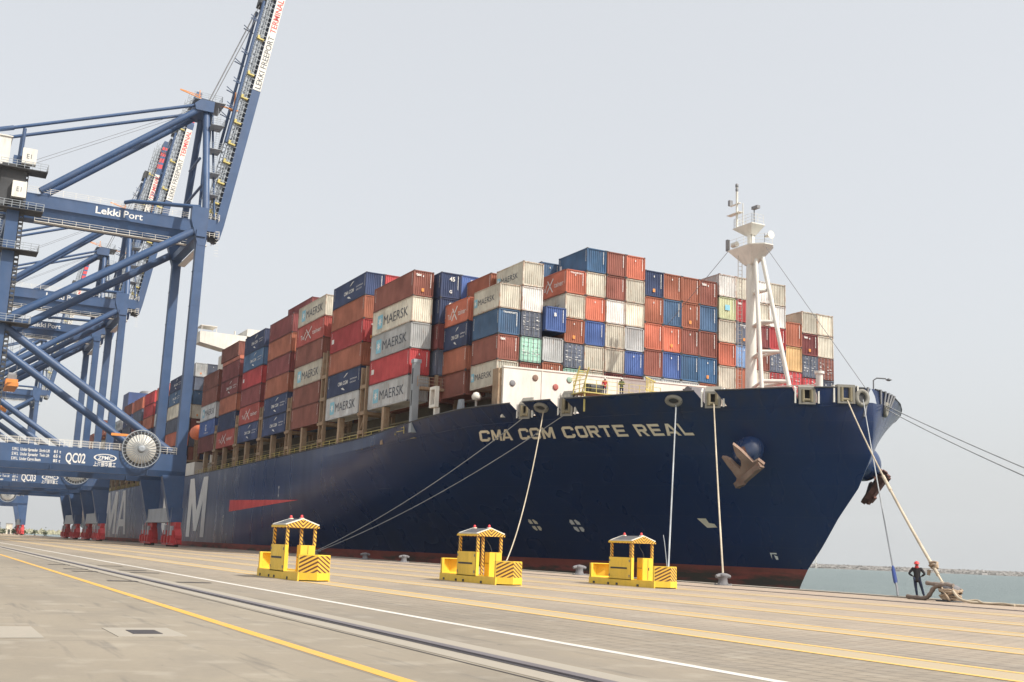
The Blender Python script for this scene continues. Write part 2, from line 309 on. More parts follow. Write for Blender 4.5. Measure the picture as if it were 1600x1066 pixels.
# ------------------------------------------------------------------ mesh helpers
class MB:
    def __init__(s): s.v = []; s.f = []; s.m = []; s.smooth = []
    def add(s, vs, fs, mi=0, smooth=False):
        o = len(s.v); s.v += [tuple(x) for x in vs]
        for f in fs: s.f.append(tuple(o+i for i in f)); s.m.append(mi); s.smooth.append(smooth)
        return s
    def box(s, x0, x1, y0, y1, z0, z1, mi=0):
        return s.add([(x0,y0,z0),(x1,y0,z0),(x1,y1,z0),(x0,y1,z0),(x0,y0,z1),(x1,y0,z1),(x1,y1,z1),(x0,y1,z1)],
                     [(0,3,2,1),(4,5,6,7),(0,1,5,4),(1,2,6,5),(2,3,7,6),(3,0,4,7)], mi)
    def bar(s, p, q, w, h=None, mi=0, up=(0,0,1)):
        p = Vector(p); q = Vector(q); d = (q-p).normalized(); u = Vector(up)
        if abs(d.dot(u)) > 0.97: u = Vector((1, 0, 0)) if abs(d.x) < 0.9 else Vector((0, 1, 0))
        a = d.cross(u).normalized(); c = a.cross(d); h = w if h is None else h
        vs = [P + a*(sa*w/2) + c*(sc*h/2) for P in (p, q) for sa, sc in ((-1,-1),(1,-1),(1,1),(-1,1))]
        return s.add(vs, [(0,1,2,3),(7,6,5,4),(0,4,5,1),(1,5,6,2),(2,6,7,3),(3,7,4,0)], mi)
    def tube(s, pts, r, n=8, mi=0, caps=True):
        pts = [Vector(p) for p in pts]; rr = r if isinstance(r, (list, tuple)) else [r]*len(pts)
        vs = []; fs = []; a = None
        for i, p in enumerate(pts):
            d = (pts[min(i+1, len(pts)-1)]-pts[max(i-1, 0)]).normalized()
            if a is None:
                u = Vector((0, 0, 1)) if abs(d.z) < 0.9 else Vector((1, 0, 0)); a = d.cross(u).normalized()
            else: a = (a - d*a.dot(d)).normalized()
            c = d.cross(a)
            for k in range(n):
                t = 2*math.pi*k/n; vs.append(p + (a*math.cos(t)+c*math.sin(t))*rr[i])
        for i in range(len(pts)-1):
            for k in range(n): fs.append((i*n+k, i*n+(k+1) % n, (i+1)*n+(k+1) % n, (i+1)*n+k))
        s.add(vs, fs, mi, True)
        if caps: s.add(vs[:n][::-1] + vs[-n:], [tuple(range(n)), tuple(range(n, 2*n))], mi)
        return s
    def lathe(s, c, prof, n=16, mi=0, axis='z'):
        vs = []; fs = []
        for r, h in prof:
            for k in range(n):
                t = 2*math.pi*k/n; a, b_ = r*math.cos(t), r*math.sin(t)
                vs.append((c[0]+a, c[1]+b_, c[2]+h) if axis == 'z' else (c[0]+h, c[1]+a, c[2]+b_) if axis == 'x' else (c[0]+b_, c[1]+h, c[2]+a))
        for i in range(len(prof)-1):
            for k in range(n): fs.append((i*n+k, i*n+(k+1) % n, (i+1)*n+(k+1) % n, (i+1)*n+k))
        s.add(vs, fs, mi, True)
        return s.add(vs[:n][::-1] + vs[-n:], [tuple(range(n)), tuple(range(n, 2*n))], mi)
    def prism(s, poly, ax, a0, a1, mi=0):
        """poly = 2D points in the plane normal to axis ax, extruded from a0 to a1"""
        n = len(poly)
        def P(u, v, a): return (a, u, v) if ax == 'x' else (u, a, v) if ax == 'y' else (u, v, a)
        vs = [P(u, v, a0) for u, v in poly] + [P(u, v, a1) for u, v in poly]
        return s.add(vs, [tuple(range(n))[::-1], tuple(range(n, 2*n))] + [(i, (i+1) % n, n+(i+1) % n, n+i) for i in range(n)], mi)
    def mesh(s, name, mats):
        me = bpy.data.meshes.new(name); me.from_pydata(s.v, [], s.f)
        for m in mats: me.materials.append(m)
        me.polygons.foreach_set('material_index', s.m); me.polygons.foreach_set('use_smooth', s.smooth)
        bm = bmesh.new(); bm.from_mesh(me); bmesh.ops.recalc_face_normals(bm, faces=bm.faces); bm.to_mesh(me); bm.free()
        me.update(); return me
    def cut(s):
        s.cuts = getattr(s, 'cuts', []) + [(len(s.v), len(s.f))]; return s
    def build(s, name, mats, parent=None, loc=None):
        cuts = getattr(s, 'cuts', None)
        if cuts:      # one object per piece
            a = (0, 0); out = []
            for c in cuts + [(len(s.v), len(s.f))]:
                if c[1] > a[1]:
                    q = MB(); q.v = s.v[a[0]:c[0]]; q.f = [tuple(i-a[0] for i in f) for f in s.f[a[1]:c[1]]]; q.m = s.m[a[1]:c[1]]; q.smooth = s.smooth[a[1]:c[1]]
                    out.append(q.build(name, mats, parent, loc))
                a = c
            return out[0]
        if not isinstance(mats, (list, tuple)): mats = [mats]
        o = bpy.data.objects.new(name, s.mesh(name, mats)); COL.objects.link(o)
        if parent is not None: o.parent = parent
        if loc: o.location = loc
        return o
def obj(name, me, parent=None, loc=None):
    o = bpy.data.objects.new(name, me); COL.objects.link(o)
    if parent is not None: o.parent = parent
    if loc is not None: o.location = loc
    return o
def tag(o, label=None, cat=None, group=None, kind=None):
    if label: o['label'] = label
    if cat: o['category'] = cat
    if group: o['group'] = group
    if kind: o['kind'] = kind
    return o
def empty(name, loc, rz=0.0):
    o = bpy.data.objects.new(name, None); COL.objects.link(o); o.location = loc; o.rotation_euler = (0, 0, rz); o.empty_display_size = 0.3
    return o
def struct(name, mb, mats): return tag(mb.build(name, mats), kind='structure')
def copy_tree(o, parent=None):
    c = o.copy(); COL.objects.link(c); c.parent = parent
    for ch in list(o.children): copy_tree(ch, c)
    return c
TXT = {}
def text2d(s, bold=0.0, spacing=1.0):
    """verts/faces of a line of lettering, scaled so that capitals are 1 high, starting at x=0"""
    key = (s, bold, spacing)
    if key in TXT: return TXT[key]
    cu = bpy.data.curves.new('lettering_curve', 'FONT'); cu.body = s; cu.size = 1.0; cu.offset = bold; cu.space_character = spacing; cu.resolution_u = 3
    o = bpy.data.objects.new('lettering_tmp', cu); COL.objects.link(o)
    dg = bpy.context.evaluated_depsgraph_get(); me = bpy.data.meshes.new_from_object(o.evaluated_get(dg))
    vs = [(v.co.x, v.co.y) for v in me.vertices]; fs = [tuple(p.vertices) for p in me.polygons]
    bpy.data.objects.remove(o); bpy.data.curves.remove(cu); bpy.data.meshes.remove(me)
    if vs:
        x0 = min(v[0] for v in vs); k = 1/0.73
        vs = [((x-x0)*k, y*k) for x, y in vs]
    TXT[key] = (vs, fs); return TXT[key]
def put_text(mb, s, org, xd, yd, h, bold=0.02, wide=1.0, mi=0, width=None, spacing=1.0):
    vs, fs = text2d(s, bold, spacing)
    if not vs: return 0
    W = max(v[0] for v in vs)
    if width: wide = width/(W*h)
    org = Vector(org); xd = Vector(xd); yd = Vector(yd)
    mb.add([org + xd*(x*h*wide) + yd*(y*h) for x, y in vs], fs, mi)
    return W*h*wide
def railing(mb, pts, h=1.1, step=1.6, r=0.035, mi=0, rails=3):
    for a, b in zip(pts[:-1], pts[1:]):
        a = Vector(a); b = Vector(b); n = max(1, round((b-a).length/step))
        for k in range(n+1):
            p = a.lerp(b, k/n); mb.bar(p, p+Vector((0, 0, h)), r*2, mi=mi)
        for j in range(rails):
            z = Vector((0, 0, h*(j+1)/rails)); mb.bar(a+z, b+z, r*1.6, mi=mi)
random.seed(7)

# ------------------------------------------------------------------ the setting
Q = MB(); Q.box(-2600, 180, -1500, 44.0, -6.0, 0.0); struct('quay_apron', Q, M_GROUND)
Q = MB(); Q.add([(-2600, 44.0, -2.6), (182, 44.0, -2.6), (182, 2500, -2.6), (-2600, 2500, -2.6)], [(0,1,2,3)]); struct('water', Q, M_WATER)
# coping along the quay edge with a drainage joint
Q = MB(); Q.box(-700, 150, 43.35, 44.25, -0.6, 0.05); struct('quay_coping', Q, M_CONC)
Q = MB(); Q.box(-700, 150, 43.26, 43.345, 0.0, 0.014); struct('coping_joint', Q, M_GROOVE)
def strip(name, y0, y1, z, mat, x0=-700, x1=150):
    Q = MB(); Q.add([(x0,y0,z),(x1,y0,z),(x1,y1,z),(x0,y1,z)], [(0,1,2,3)]); return struct(name, Q, mat)
strip('white_lane_line', 10.12, 10.34, 0.004, M_LW)
strip('yellow_edge_line', 5.2, 5.42, 0.004, M_LY)
for y in (14.0, 18.6, 23.5, 28.2, 33.2):
    strip('lane_marking_fill', y+0.16, y+1.16, 0.004, M_LF)
    strip('yellow_lane_line', y, y+0.17, 0.008, M_LYF); strip('yellow_lane_line', y+1.16, y+1.33, 0.008, M_LYF)
strip('bed_joint', 6.95, 6.985, 0.006, M_GROOVE)
strip('rail_bed_concrete', 7.1, 7.51, 0.004, M_CONC); strip('rail_bed_concrete', 7.91, 8.35, 0.004, M_CONC)
strip('rail_groove', 7.52, 7.90, 0.008, M_GROOVE)
Q = MB(); Q.box(-700, 150, 7.62, 7.82, 0.0, 0.03); struct('crane_rail', Q, M_RAIL)
Q = MB(); Q.box(-700, 150, 38.0, 38.14, 0.0, 0.03); struct('crane_rail_seaside', Q, M_RAIL)
for x in (-50.5, -53.5, -41.0, -60.0):
    Q = MB(); Q.add([(x,6.1,.012),(x+.5,6.1,.012),(x+.5,7.1,.012),(x,7.1,.012),(x,8.4,.012),(x+.5,8.4,.012),(x+.5,9.6,.012),(x,9.6,.012)], [(0,1,2,3),(4,5,6,7)])
    struct('rail_crossing_slot', Q, M_GROOVE)
Q = MB(); Q.add([(-20.6,0.5,.005),(-18.4,0.5,.005),(-18.4,1.95,.005),(-20.6,1.95,.005)], [(0,1,2,3)]); struct('concrete_slab', Q, M_CONC)
dr = empty('drain_cover', (-19.4, 3.55, 0)); tag(dr, 'dark iron drain grate set in a pale concrete square beside the yellow line', 'drain')
Q = MB(); Q.box(-.95, .8, -.52, .55, -.02, .008); Q.build('surround', M_CONC, dr)
Q = MB(); Q.box(-.42, .34, -.22, .24, 0, .014); Q.build('grate', M_GROOVE, dr)

# breakwater: a ridge of thousands of boulders on the horizon
Q = MB(); rnd = random.Random(3)
A0 = Vector((-760, 470, -2.6)); A1 = Vector((-300, 880, -2.6))
for k in range(4200):
    t = rnd.random(); p = A0.lerp(A1, t); nrm = Vector((-0.66, 0.74, 0)); o = rnd.uniform(-7, 7); top = 3.2*(1-abs(o)/8.5)
    p = p + nrm*o + Vector((0, 0, top*rnd.uniform(0.55, 1.0))); r = rnd.uniform(0.6, 1.25)
    vs = [p + Vector((rnd.uniform(.7,1.1)*a, rnd.uniform(.7,1.1)*b, rnd.uniform(.6,1.0)*c))*r for a, b, c in ((1,0,0),(-1,0,0),(0,1,0),(0,-1,0),(0,0,1),(0,0,-1))]
    Q.add(vs, [(0,2,4),(2,1,4),(1,3,4),(3,0,4),(2,0,5),(1,2,5),(3,1,5),(0,3,5)])
a, b_ = A0, A1; nn = Vector((-0.66, 0.74, 0))
Q.add([a-nn*8, b_-nn*8, b_+Vector((0,0,3.1)), a+Vector((0,0,3.1)), b_+nn*8, a+nn*8], [(0,1,2,3),(3,2,4,5)])
tag(Q.build('breakwater', M_ROCK), 'low grey breakwater of piled rocks along the horizon', 'breakwater')
bc = empty('channel_beacon', (-488, 452, -2)); tag(bc, 'thin pale lattice beacon standing by the breakwater next to the bow', 'beacon')
Q = MB(); Q.bar((0,0,0),(0,0,13),.35); Q.build('mast', M_WHITE, bc)
Q = MB()
for z in (7, 9.5, 12): Q.bar((-1,0,z),(1,0,z),.3)
Q.build('cross_arm', M_WHITE, bc)

# scrub and sheds at the far end of the quay
Q = MB(); rnd = random.Random(5)
for k in range(900):
    x = -760+rnd.uniform(-60, 60); y = rnd.uniform(-40, 150); r = rnd.uniform(1.2, 3.2); z = rnd.uniform(0, 1.8)
    vs = [(x+a*r*rnd.uniform(.5,1), y+b*r*rnd.uniform(.5,1), z+c*r*rnd.uniform(.3,.7)) for a,b,c in ((1,0,0),(-1,0,0),(0,1,0),(0,-1,0),(0,0,1),(0,0,-.3))]
    Q.add(vs, [(0,2,4),(2,1,4),(1,3,4),(3,0,4)])
tag(Q.build('scrub', M_GRASS), kind='stuff')
for i in range(9):
    o = MB(); yy = 12+i*3.6; rnd = random.Random(i)
    for k in range(40):
        p = Vector((rnd.gauss(0,.55), rnd.gauss(0,.55), 1.0+rnd.gauss(0,.55))); r = rnd.uniform(.3,.6)
        o.add([p+Vector(q)*r for q in ((1,0,0),(-.5,.8,0),(-.5,-.8,.2),(0,0,1))], [(0,1,3),(1,2,3),(2,0,3),(0,2,1)])
    s = empty('shrub', (-505+i*3, yy+6, 0)); tag(s, 'small dark round shrub in the row at the far end of the quay', 'shrub', 'shrubs at the end of the quay')
    o.build('foliage', M_BUSH, s); t_ = MB(); t_.tube([(0,0,0),(0,0,.9)], [.12,.07], 6); t_.build('stem', M_ANCHD, s)
def shed(x, y, wx, wy, h, mat, label):
    s = empty('site_cabin', (x, y, 0)); tag(s, label, 'cabin')
    Q = MB(); Q.box(-wx/2, wx/2, -wy/2, wy/2, 0, h); Q.build('wall', mat, s)
    Q = MB(); Q.box(-wx/2-.2, wx/2+.2, -wy/2-.2, wy/2+.2, h, h+.25); Q.build('roof', M_STEEL, s)
    Q = MB(); Q.box(wx/2, wx/2+.05, -.5, .5, 0, 2.1); Q.build('door', M_DARK, s)
shed(-600, 33.2, 6, 9, 5.2, cmat('slate'), 'slate blue site cabin at the far left end of the quay')
shed(-575, 40.2, 3, 2.6, 4.6, cmat('cream'), 'small cream site cabin beside the slate blue cabin')

# ------------------------------------------------------------------ the ship
BEAM, YC = 25.5, 71.5
ZS = [-3, -.8, .87, 2.9, 5.4, 7.9, 10.5, 13.2, 14.8, 16.4]; XS = [-80.2, -79.3, -78.2, -76.3, -74.3, -71.9, -70.4, -70.0, -70.0, -70.2]
def interp(x, xs, ys):
    if x <= xs[0]: return ys[0]
    for i in range(len(xs)-1):
        if x <= xs[i+1]:
            t = (x-xs[i])/(xs[i+1]-xs[i]); return ys[i]+(ys[i+1]-ys[i])*t
    return ys[-1]
def hull_prm(z):
    k = min(max(z/16.4, 0), 1)
    return interp(z, ZS, XS), 100-62*k**1.3, 1.6+.4*k, 1-.28*k**1.6
def hb(x, z):
    xs, L, p, q = hull_prm(z); t = min(max((xs-x)/L, 0), 1); v = BEAM*(1-(1-t)**p)**q
    if x < -330:            # run aft: lower waterlines draw in
        k = (-330-x)/100.0; v -= BEAM*max(0, 1-(z+3)/13.0)**1.3*0.75*min(k, 1)**1.5
        if x < -425: v *= max(0.72, 1-(-425-x)*0.02)
    return v
def hy(x, z, side=-1): return YC + side*hb(x, z)
def ztop(x): return interp(x, [-440,-312,-191,-154,-126,-118,-110,-102,-86,-76,-70], [12.7,12.9,13.3,13.6,13.9,14.3,14.8,15.3,15.6,15.95,16.4])
def hull_n(x, z, side=-1):
    e = 0.3
    dx = (hy(x+e, z, side)-hy(x-e, z, side))/(2*e); dz = (hy(x, z+e, side)-hy(x, z-e, side))/(2*e)
    n = Vector((-dx, 1, -dz))*side; return n.normalized()
def hp(x, z, side=-1, off=0.0):
    p = Vector((x, hy(x, z, side), z)); return p + hull_n(x, z, side)*off if off else p
ship = empty('container_ship', (-250, YC, -3)); tag(ship, 'huge navy blue container ship moored at the quay with its bow to the right', 'ship')
SO = Vector((-250, YC, -3))
def sbuild(mb, name, mats, parent=None):
    base = SO if parent is None else SO
    mb.v = [tuple(Vector(v)-SO) for v in mb.v]; return mb.build(name, mats, ship if parent is None else parent)
NOTCH = [(-95.0,-93.5), (-90.5,-89.1), (-78.7,-77.4), (-73.1,-72.1)]
def hull_shell(z0f, z1f, rows, side, notch=False):
    us = [(i/70.0) for i in range(71)]
    vs = []; nu = None
    cols = []
    for u in us: cols.append(('u', u))
    for x in [-130-14*k for k in range(22)] + [-427,-430,-433,-436]: cols.append(('x', x))
    for kind, u in cols:
        for j in range(rows+1):
            v = j/rows; z = 8.0
            for _ in range(4):
                xs = hull_prm(z)[0]; x = xs + (-120-xs)*u**1.7 if kind == 'u' else u
                a = z0f(x); bb = z1f(x); z = a+(bb-a)*v
            xs = hull_prm(z)[0]; x = xs + (-120-xs)*u**1.7 if kind == 'u' else u
            vs.append((x, hy(x, z, side), z))
    fs = []
    for i in range(len(cols)-1):
        for j in range(rows):
            a = i*(rows+1)+j; q = (a, a+rows+1, a+rows+2, a+1)
            if notch:
                cx = sum(vs[k][0] for k in q)/4
                if any(n0 < cx < n1 for n0, n1 in NOTCH): continue
            fs.append(q)
    # transom
    return vs, fs, (len(cols)-1)*(rows+1)
def shell(name, z0f, z1f, rows, mat, parent=None, notch=False):
    Q = MB(); ends = []
    for side in (-1, 1):
        vs, fs, e = hull_shell(z0f, z1f, rows, side, notch and side < 0); Q.add(vs, fs, 0, True); ends.append(vs[e:])
    a, b2 = ends; n = len(a); Q.add(a+b2, [(i, i+1, n+i+1, n+i) for i in range(n-1)])
    return sbuild(Q, name, mat, parent)
BT = 0.86
hull = shell('hull', lambda x: BT, lambda x: ztop(x)-1.25, 22, M_HULL)
shell('boot_topping', lambda x: -3.0, lambda x: BT, 6, M_BOOT, hull)
Q = MB()
for side in (-1, 1):
    xs = [-70.2-(60-0)*(k/110)**1.8 for k in range(111)] + [-134-14*k for k in range(22)] + [-436]
    if side < 0: xs += [x for n in NOTCH for x in n]
    xs = sorted(set(round(x, 4) for x in xs), reverse=True)
    for x0, x1 in zip(xs[:-1], xs[1:]):
        if side < 0 and any(a-1e-3 < (x0+x1)/2 < b+1e-3 for a, b in NOTCH): Q.cut(); continue
        Q.add([hp(x0, ztop(x0)-1.25, side), hp(x0, ztop(x0)-.6, side), hp(x0, ztop(x0), side), hp(x1, ztop(x1)-1.25, side), hp(x1, ztop(x1)-.6, side), hp(x1, ztop(x1), side)], [(0,3,4,1),(1,4,5,2)], 0, True)
sbuild(Q, 'bulwark', M_HULL)
# rail cap along the bulwark top and a shallow knuckle below it
Q = MB()
for side in (-1, 1):
    for n0, n1 in ([(-432,-95.0),(-93.5,-90.5),(-89.1,-78.7),(-77.4,-73.1),(-72.1,-70.3)] if side < 0 else [(-432,-70.3)]):
        xs = [n0+(n1-n0)*(1-(1-k/40)**2) for k in range(41)]; Q.tube([hp(x, ztop(x), side, 0) + Vector((0,0,.02)) for x in xs], 0.075, 6)
sbuild(Q, 'bulwark_rail', M_DARK, None)
Q = MB(); xs = [-128+(57.6)*(1-(1-k/60)**2) for k in range(61)]
Q.tube([hp(x, ztop(x)-1.55, -1, 0.0) for x in xs], 0.035, 5); sbuild(Q, 'rubbing_strake', M_HULL)
# decks
def deckpoly(x0, x1, z, inset=0.35, n=50):
    xs = [x0+(x1-x0)*(1-(1-k/n)**2) for k in range(n+1)]
    a = [(x, YC-max(0.05, hb(x, z)-inset), z) for x in xs]; b = [(x, YC+max(0.05, hb(x, z)-inset), z) for x in xs]
    return a+b, [(i, i+1, n+1+i+1, n+1+i) for i in range(n)]
Q = MB(); Q.add(*deckpoly(-425, -102, 12.4, .25)); Q.add(*deckpoly(-112, -73, 14.35, .3)); Q.box(-112, -111.8, 48, 95, 12.4, 14.35); sbuild(Q, 'deck', M_BOOT)
# hatch coaming / under-container structure (shadow beneath the stacks put into its dark colour)
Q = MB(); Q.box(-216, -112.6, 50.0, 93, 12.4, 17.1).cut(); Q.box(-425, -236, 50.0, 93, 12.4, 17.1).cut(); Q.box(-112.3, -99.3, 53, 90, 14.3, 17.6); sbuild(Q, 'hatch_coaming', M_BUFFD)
def plat(mb, X0, X1):      # side passage gear: pipes, boxes, stanchions
    rnd = random.Random(int(X0))
    mb.box(X0, X1, 46.9, 49.9, 13.05, 13.15)
    for k in range(int((X1-X0)/1.1)):
        x = X0 + (k+.5)*1.1; h = rnd.uniform(.4, 1.7)
        mb.box(x-.3, x+rnd.uniform(.0, .4), 48.0+rnd.random(), 49.6, 13.1, 13.1+h)
    mb.tube([(X0, 47.4, 14.9), (X1, 47.4, 14.9)], .07, 6); mb.tube([(X0, 48.8, 15.6), (X1, 48.8, 15.6)], .12, 6)
Q = MB(); plat(Q, -216, -112); plat(Q, -420, -236); sbuild(Q, 'side_passage_gear', M_BUFF)
Q = MB()
railing(Q, [(-113.5, 46.2, 13.6), (-216, 46.2, 13.0)], 1.0, 2.5, .03); railing(Q, [(-236, 46.2, 12.9), (-420, 46.2, 12.7)], 1.0, 2.5, .03)
sbuild(Q, 'deck_railing', M_YELR)

# lashing bridges: towers standing between the bays
BAYX = [-112.6, -128.1, -143.5, -158.5, -173.4, -188.3, -203.0]     # front faces of the forty-foot bays ahead of the bridge
AFTX = [-236.0-15.0*k for k in range(6)] + [-349.0, -364.0, -379.0, -394.0]
def lash(xf, first=False, h=24.3):
    """open two-leg tower just ahead of a bay front"""
    Q = MB(); a, b = xf+0.45, xf+2.1
    for x in (a, b):
        Q.box(x-.17, x+.17, 46.05, 46.5, 12.6, h); Q.box(x-.2, x+.2, 49.6, 50.1, 12.6, h)
    for z in (14.7, 17.0, 20.2, 23.2):
        if z < h: Q.box(a-.2, b+.2, 46.02, 46.5, z-.22, z+.22)
    Q.box(a-.3, b+.3, 45.9, 50, 16.75, 17.1)
    Q.bar((a, 46.3, 12.8), (b, 46.3, 14.6), .2); Q.bar((a, 46.3, 14.9), (b, 46.3, 16.9), .2)
    for z in (17.1, 20.2, 23.0):
        if z < h: Q.box(a-.1, b+.1, 49.5, 93.5, z, z+.25)
    for y in [55+5*k for k in range(8)]: Q.box(a, a+.3, y, y+.3, 16, min(h, 23.2))
    return sbuild(Q, 'lashing_bridge', M_RUSTY)
for i, x in enumerate(BAYX):
    if i: lash(x, h=[0, 22.6, 26.6, 22.0, 22.0, 22.0, 21.5][i])
for x in AFTX: lash(x, h=21.5)
# the pale tower with round-ended slots at the foremost bay
Q = MB(); Q.box(-112.2, -111.5, 46.2, 46.9, 13.6, 21.2); Q.box(-112.25, -111.45, 46.1, 47.0, 21.2, 21.6)
sbuild(Q, 'forward_stanchion', M_CRANEL)
Q = MB(); Q.box(-112.0, -111.7, 46.185, 46.2, 18.9, 20.6).cut(); Q.box(-112.0, -111.7, 46.185, 46.2, 16.5, 18.2); sbuild(Q, 'stanchion_slot', M_DARK)
Q = MB(); Q.box(-112.2, -111.0, 46.9, 52.5, 18.3, 18.6); Q.box(-111.9, -111.5, 51.2, 51.6, 13.6, 21.0); Q.box(-111.9, -111.5, 48.8, 49.1, 18.6, 20.1); railing(Q, [(-111.1, 46.5, 18.6),(-111.1, 52, 18.6)], 1.1, 1.4, .03)
sbuild(Q, 'lashing_platform', M_RUSTY)
Q = MB()
for x in [-119.9, -135.2, -150.6, -165.6, -180.5, -195.3, -209.5]: Q.box(x-.35, x+.35, 46.1, 46.8, 12.8, 17.1); Q.cut()
for x in AFTX: Q.box(x-7.2, x-6.6, 46.1, 46.8, 12.8, 17.1); Q.cut()
sbuild(Q, 'pedestal', M_RUSTY)
Q = MB(); Q.bar((-107.7,47.4,14.8),(-107.7,47.4,16.0),.5); Q.box(-108.6,-107.0,46.9,47.3,16.0,16.3); Q.box(-108.6,-107.0,46.9,47.3,17.9,18.2); Q.box(-108.6,-108.3,46.9,47.3,16.3,17.9); Q.box(-107.3,-107.0,46.9,47.3,16.3,17.9)
sbuild(Q, 'fairlead_frame', M_WHITE)
Q = MB(); Q.tube([(-117.5,47.0,13.8),(-115.8,47.0,13.8)], .42, 10); sbuild(Q, 'life_raft_canister', M_WHITE)
Q = MB(); Q.lathe((-101.3, 48.9, 15.2), [(.12,0),(.12,1.1),(.42,1.15),(.5,1.5),(.3,1.85),(.0,1.95)], 12); sbuild(Q, 'mushroom_ventilator', M_WHITE)
Q = MB(); Q.prism([(-104.9,14.6),(-103.2,14.6),(-103.5,16.6),(-104.3,16.6)], 'y', 48.3, 48.6); sbuild(Q, 'bracket_plate', M_CRANEL)

# breakwater wall on the forecastle
bw = MB(); bw.add([(-97,49.7,14.3),(-97,76.5,14.3),(-97,76.5,19.75),(-97,49.7,19.25),(-97.35,49.7,14.3),(-97.35,76.5,14.3),(-97.35,76.5,19.75),(-97.35,49.7,19.25)],
    [(0,1,2,3),(7,6,5,4),(3,2,6,7),(0,3,7,4),(1,5,6,2),(0,4,5,1)])
bwo = sbuild(bw, 'wave_wall', M_WHITE)
Q = MB(); Q.bar((-97.17,49.6,19.33),(-97.17,76.6,19.83),.5,.16)
for y in (54.0, 58.5, 63.0, 67.5, 72.0): Q.box(-97.0,-96.93,y-.04,y+.04,14.3,19.3)
sbuild(Q, 'wall_capping', M_WHITE, None)
for y, z, mm in ((50.7,17.75,M_STEEL),(53.25,18.55,M_ANCH),(55.6,17.85,M_DRED),(57.2,18.75,M_GRN)):
    Q = MB(); Q.lathe((-96.98, y, z), [(.32,0),(.32,.05),(.2,.08),(0.0,.08)], 14, axis='x'); sbuild(Q, 'wall_disc', mm)
Q = MB(); Q.box(-98.6,-97.35,49.3,49.68,15.6,19.2); sbuild(Q, 'wall_end_post', M_RUSTY)

# yellow railed platforms on the forecastle
Q = MB()
Q.box(-89.5,-87.2,53.0,61.8,16.05,16.15)
for y in (53.2, 56, 59, 61.6):
    Q.bar((-87.4,y,14.3),(-87.4,y,16.1),.12)
railing(Q, [(-87.3,53.2,16.15),(-87.3,61.6,16.15)], 1.15, 1.25, .022); railing(Q, [(-89.4,53.2,16.15),(-87.3,53.2,16.15)], 1.15, 1, .03)
for k in range(7): Q.bar((-90.4+.25*k,53.4,17.6+.12*k),(-90.4+.25*k,54.4,17.6+.12*k),.06)
Q.bar((-90.5,53.4,15),(-88.7,53.4,18.7),.1); Q.bar((-90.5,54.4,15),(-88.7,54.4,18.7),.1)
for k in range(6): Q.bar((-88.2,60.6+.16*k,16.2),(-88.2,60.6+.16*k,18.3-.05*k),.06)
Q.bar((-88.2,60.5,18.35),(-88.2,61.6,18.0),.12); Q.bar((-88.2,60.5,17.2),(-88.2,61.6,17.0),.1)
railing(Q, [(-86.5,63,14.35),(-84,66,14.35)], 2.6, 1.4, .03); sbuild(Q, 'yellow_railing', M_YELR)
Q = MB(); Q.box(-88.6,-87.9,53.9,55.5,16.15,17.05); Q.lathe((-88.2,54.6,16.6),[(.5,-.5),(.5,.5)],12,axis='y'); sbuild(Q, 'mooring_winch', M_DARK)
Q = MB(); Q.box(-84.6,-83.2,62.2,64.2,14.35,17.0); Q.lathe((-84,63.2,16.6),[(.6,-.9),(.6,.9)],12,axis='y'); sbuild(Q, 'mooring_winch', M_STEEL)
# roller fairleads sitting in the bulwark notches
def roller(x, w=1.9, up=0.0):
    zt = ztop(x); n = hull_n(x, zt-.8); t = Vector((0,0,1)).cross(n).normalized(); p = hp(x, zt-.75, -1, 0.05)
    fr = MB()
    def bx(mb, a0, a1, b0, b1, z0, z1, mi=0):
        vs = [p + t*a + n*b + Vector((0,0,z)) for z in (z0, z1) for a, b in ((a0,b0),(a1,b0),(a1,b1),(a0,b1))]
        mb.add(vs, [(0,3,2,1),(4,5,6,7),(0,1,5,4),(1,2,6,5),(2,3,7,6),(3,0,4,7)], mi)
    h = w/2
    bx(fr, -h, h, -.75, .12, .62+up, .86+up); bx(fr, -h, h, -.75, .12, -.62, -.45); bx(fr, -h, -h+.2, -.75, .12, -.45, .62+up); bx(fr, h-.2, h, -.75, .12, -.45, .62+up)
    o = sbuild(fr, 'roller_fairlead', M_BEIGE)
    rr = MB()
    for s in (-1, 1): rr.tube([p+t*(s*h*.52)+Vector((0,0,-.45)), p+t*(s*h*.52)+Vector((0,0,.62+up))], .17, 10)
    rr.tube([p+t*-h*.7+Vector((0,0,-.28)), p+t*h*.7+Vector((0,0,-.28))], .14, 8); sbuild(rr, 'roller', M_BUFF, o)
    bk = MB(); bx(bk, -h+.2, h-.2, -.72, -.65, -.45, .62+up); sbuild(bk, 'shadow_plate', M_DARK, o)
    sd_ = MB(); bx(sd_, -h-.35, -h-.22, -.6, .06, -.55, .8+up); sd_.cut(); bx(sd_, h+.2, h+.34, -.6, .06, -.55, .8+up); sbuild(sd_, 'side_cheek', M_WHITE, o)
roller(-94.2, 1.3); roller(-89.75, 1.3, .3); roller(-78.0, 1.35); roller(-72.6, 1.4); roller(-70.9, 1.5, .15)
def oval(x, z, a=.62, b_=.46, side=-1):
    n = hull_n(x, z, side); t = Vector((0,0,1)).cross(n).normalized(); u = n.cross(t); p = hp(x, z, side, .06)
    r = MB(); pts = [p + t*(a*math.cos(k*math.pi/12)) + u*(b_*math.sin(k*math.pi/12)) for k in range(25)]; r.tube(pts, .19, 8, caps=False); o = sbuild(r, 'panama_chock', M_BEIGE)
    d = MB(); ring = [p - n*.02 + t*(a*math.cos(k*math.pi/12)) + u*(b_*math.sin(k*math.pi/12)) for k in range(24)]; d.add(ring, [tuple(range(24))]); sbuild(d, 'opening', M_DARK, o)
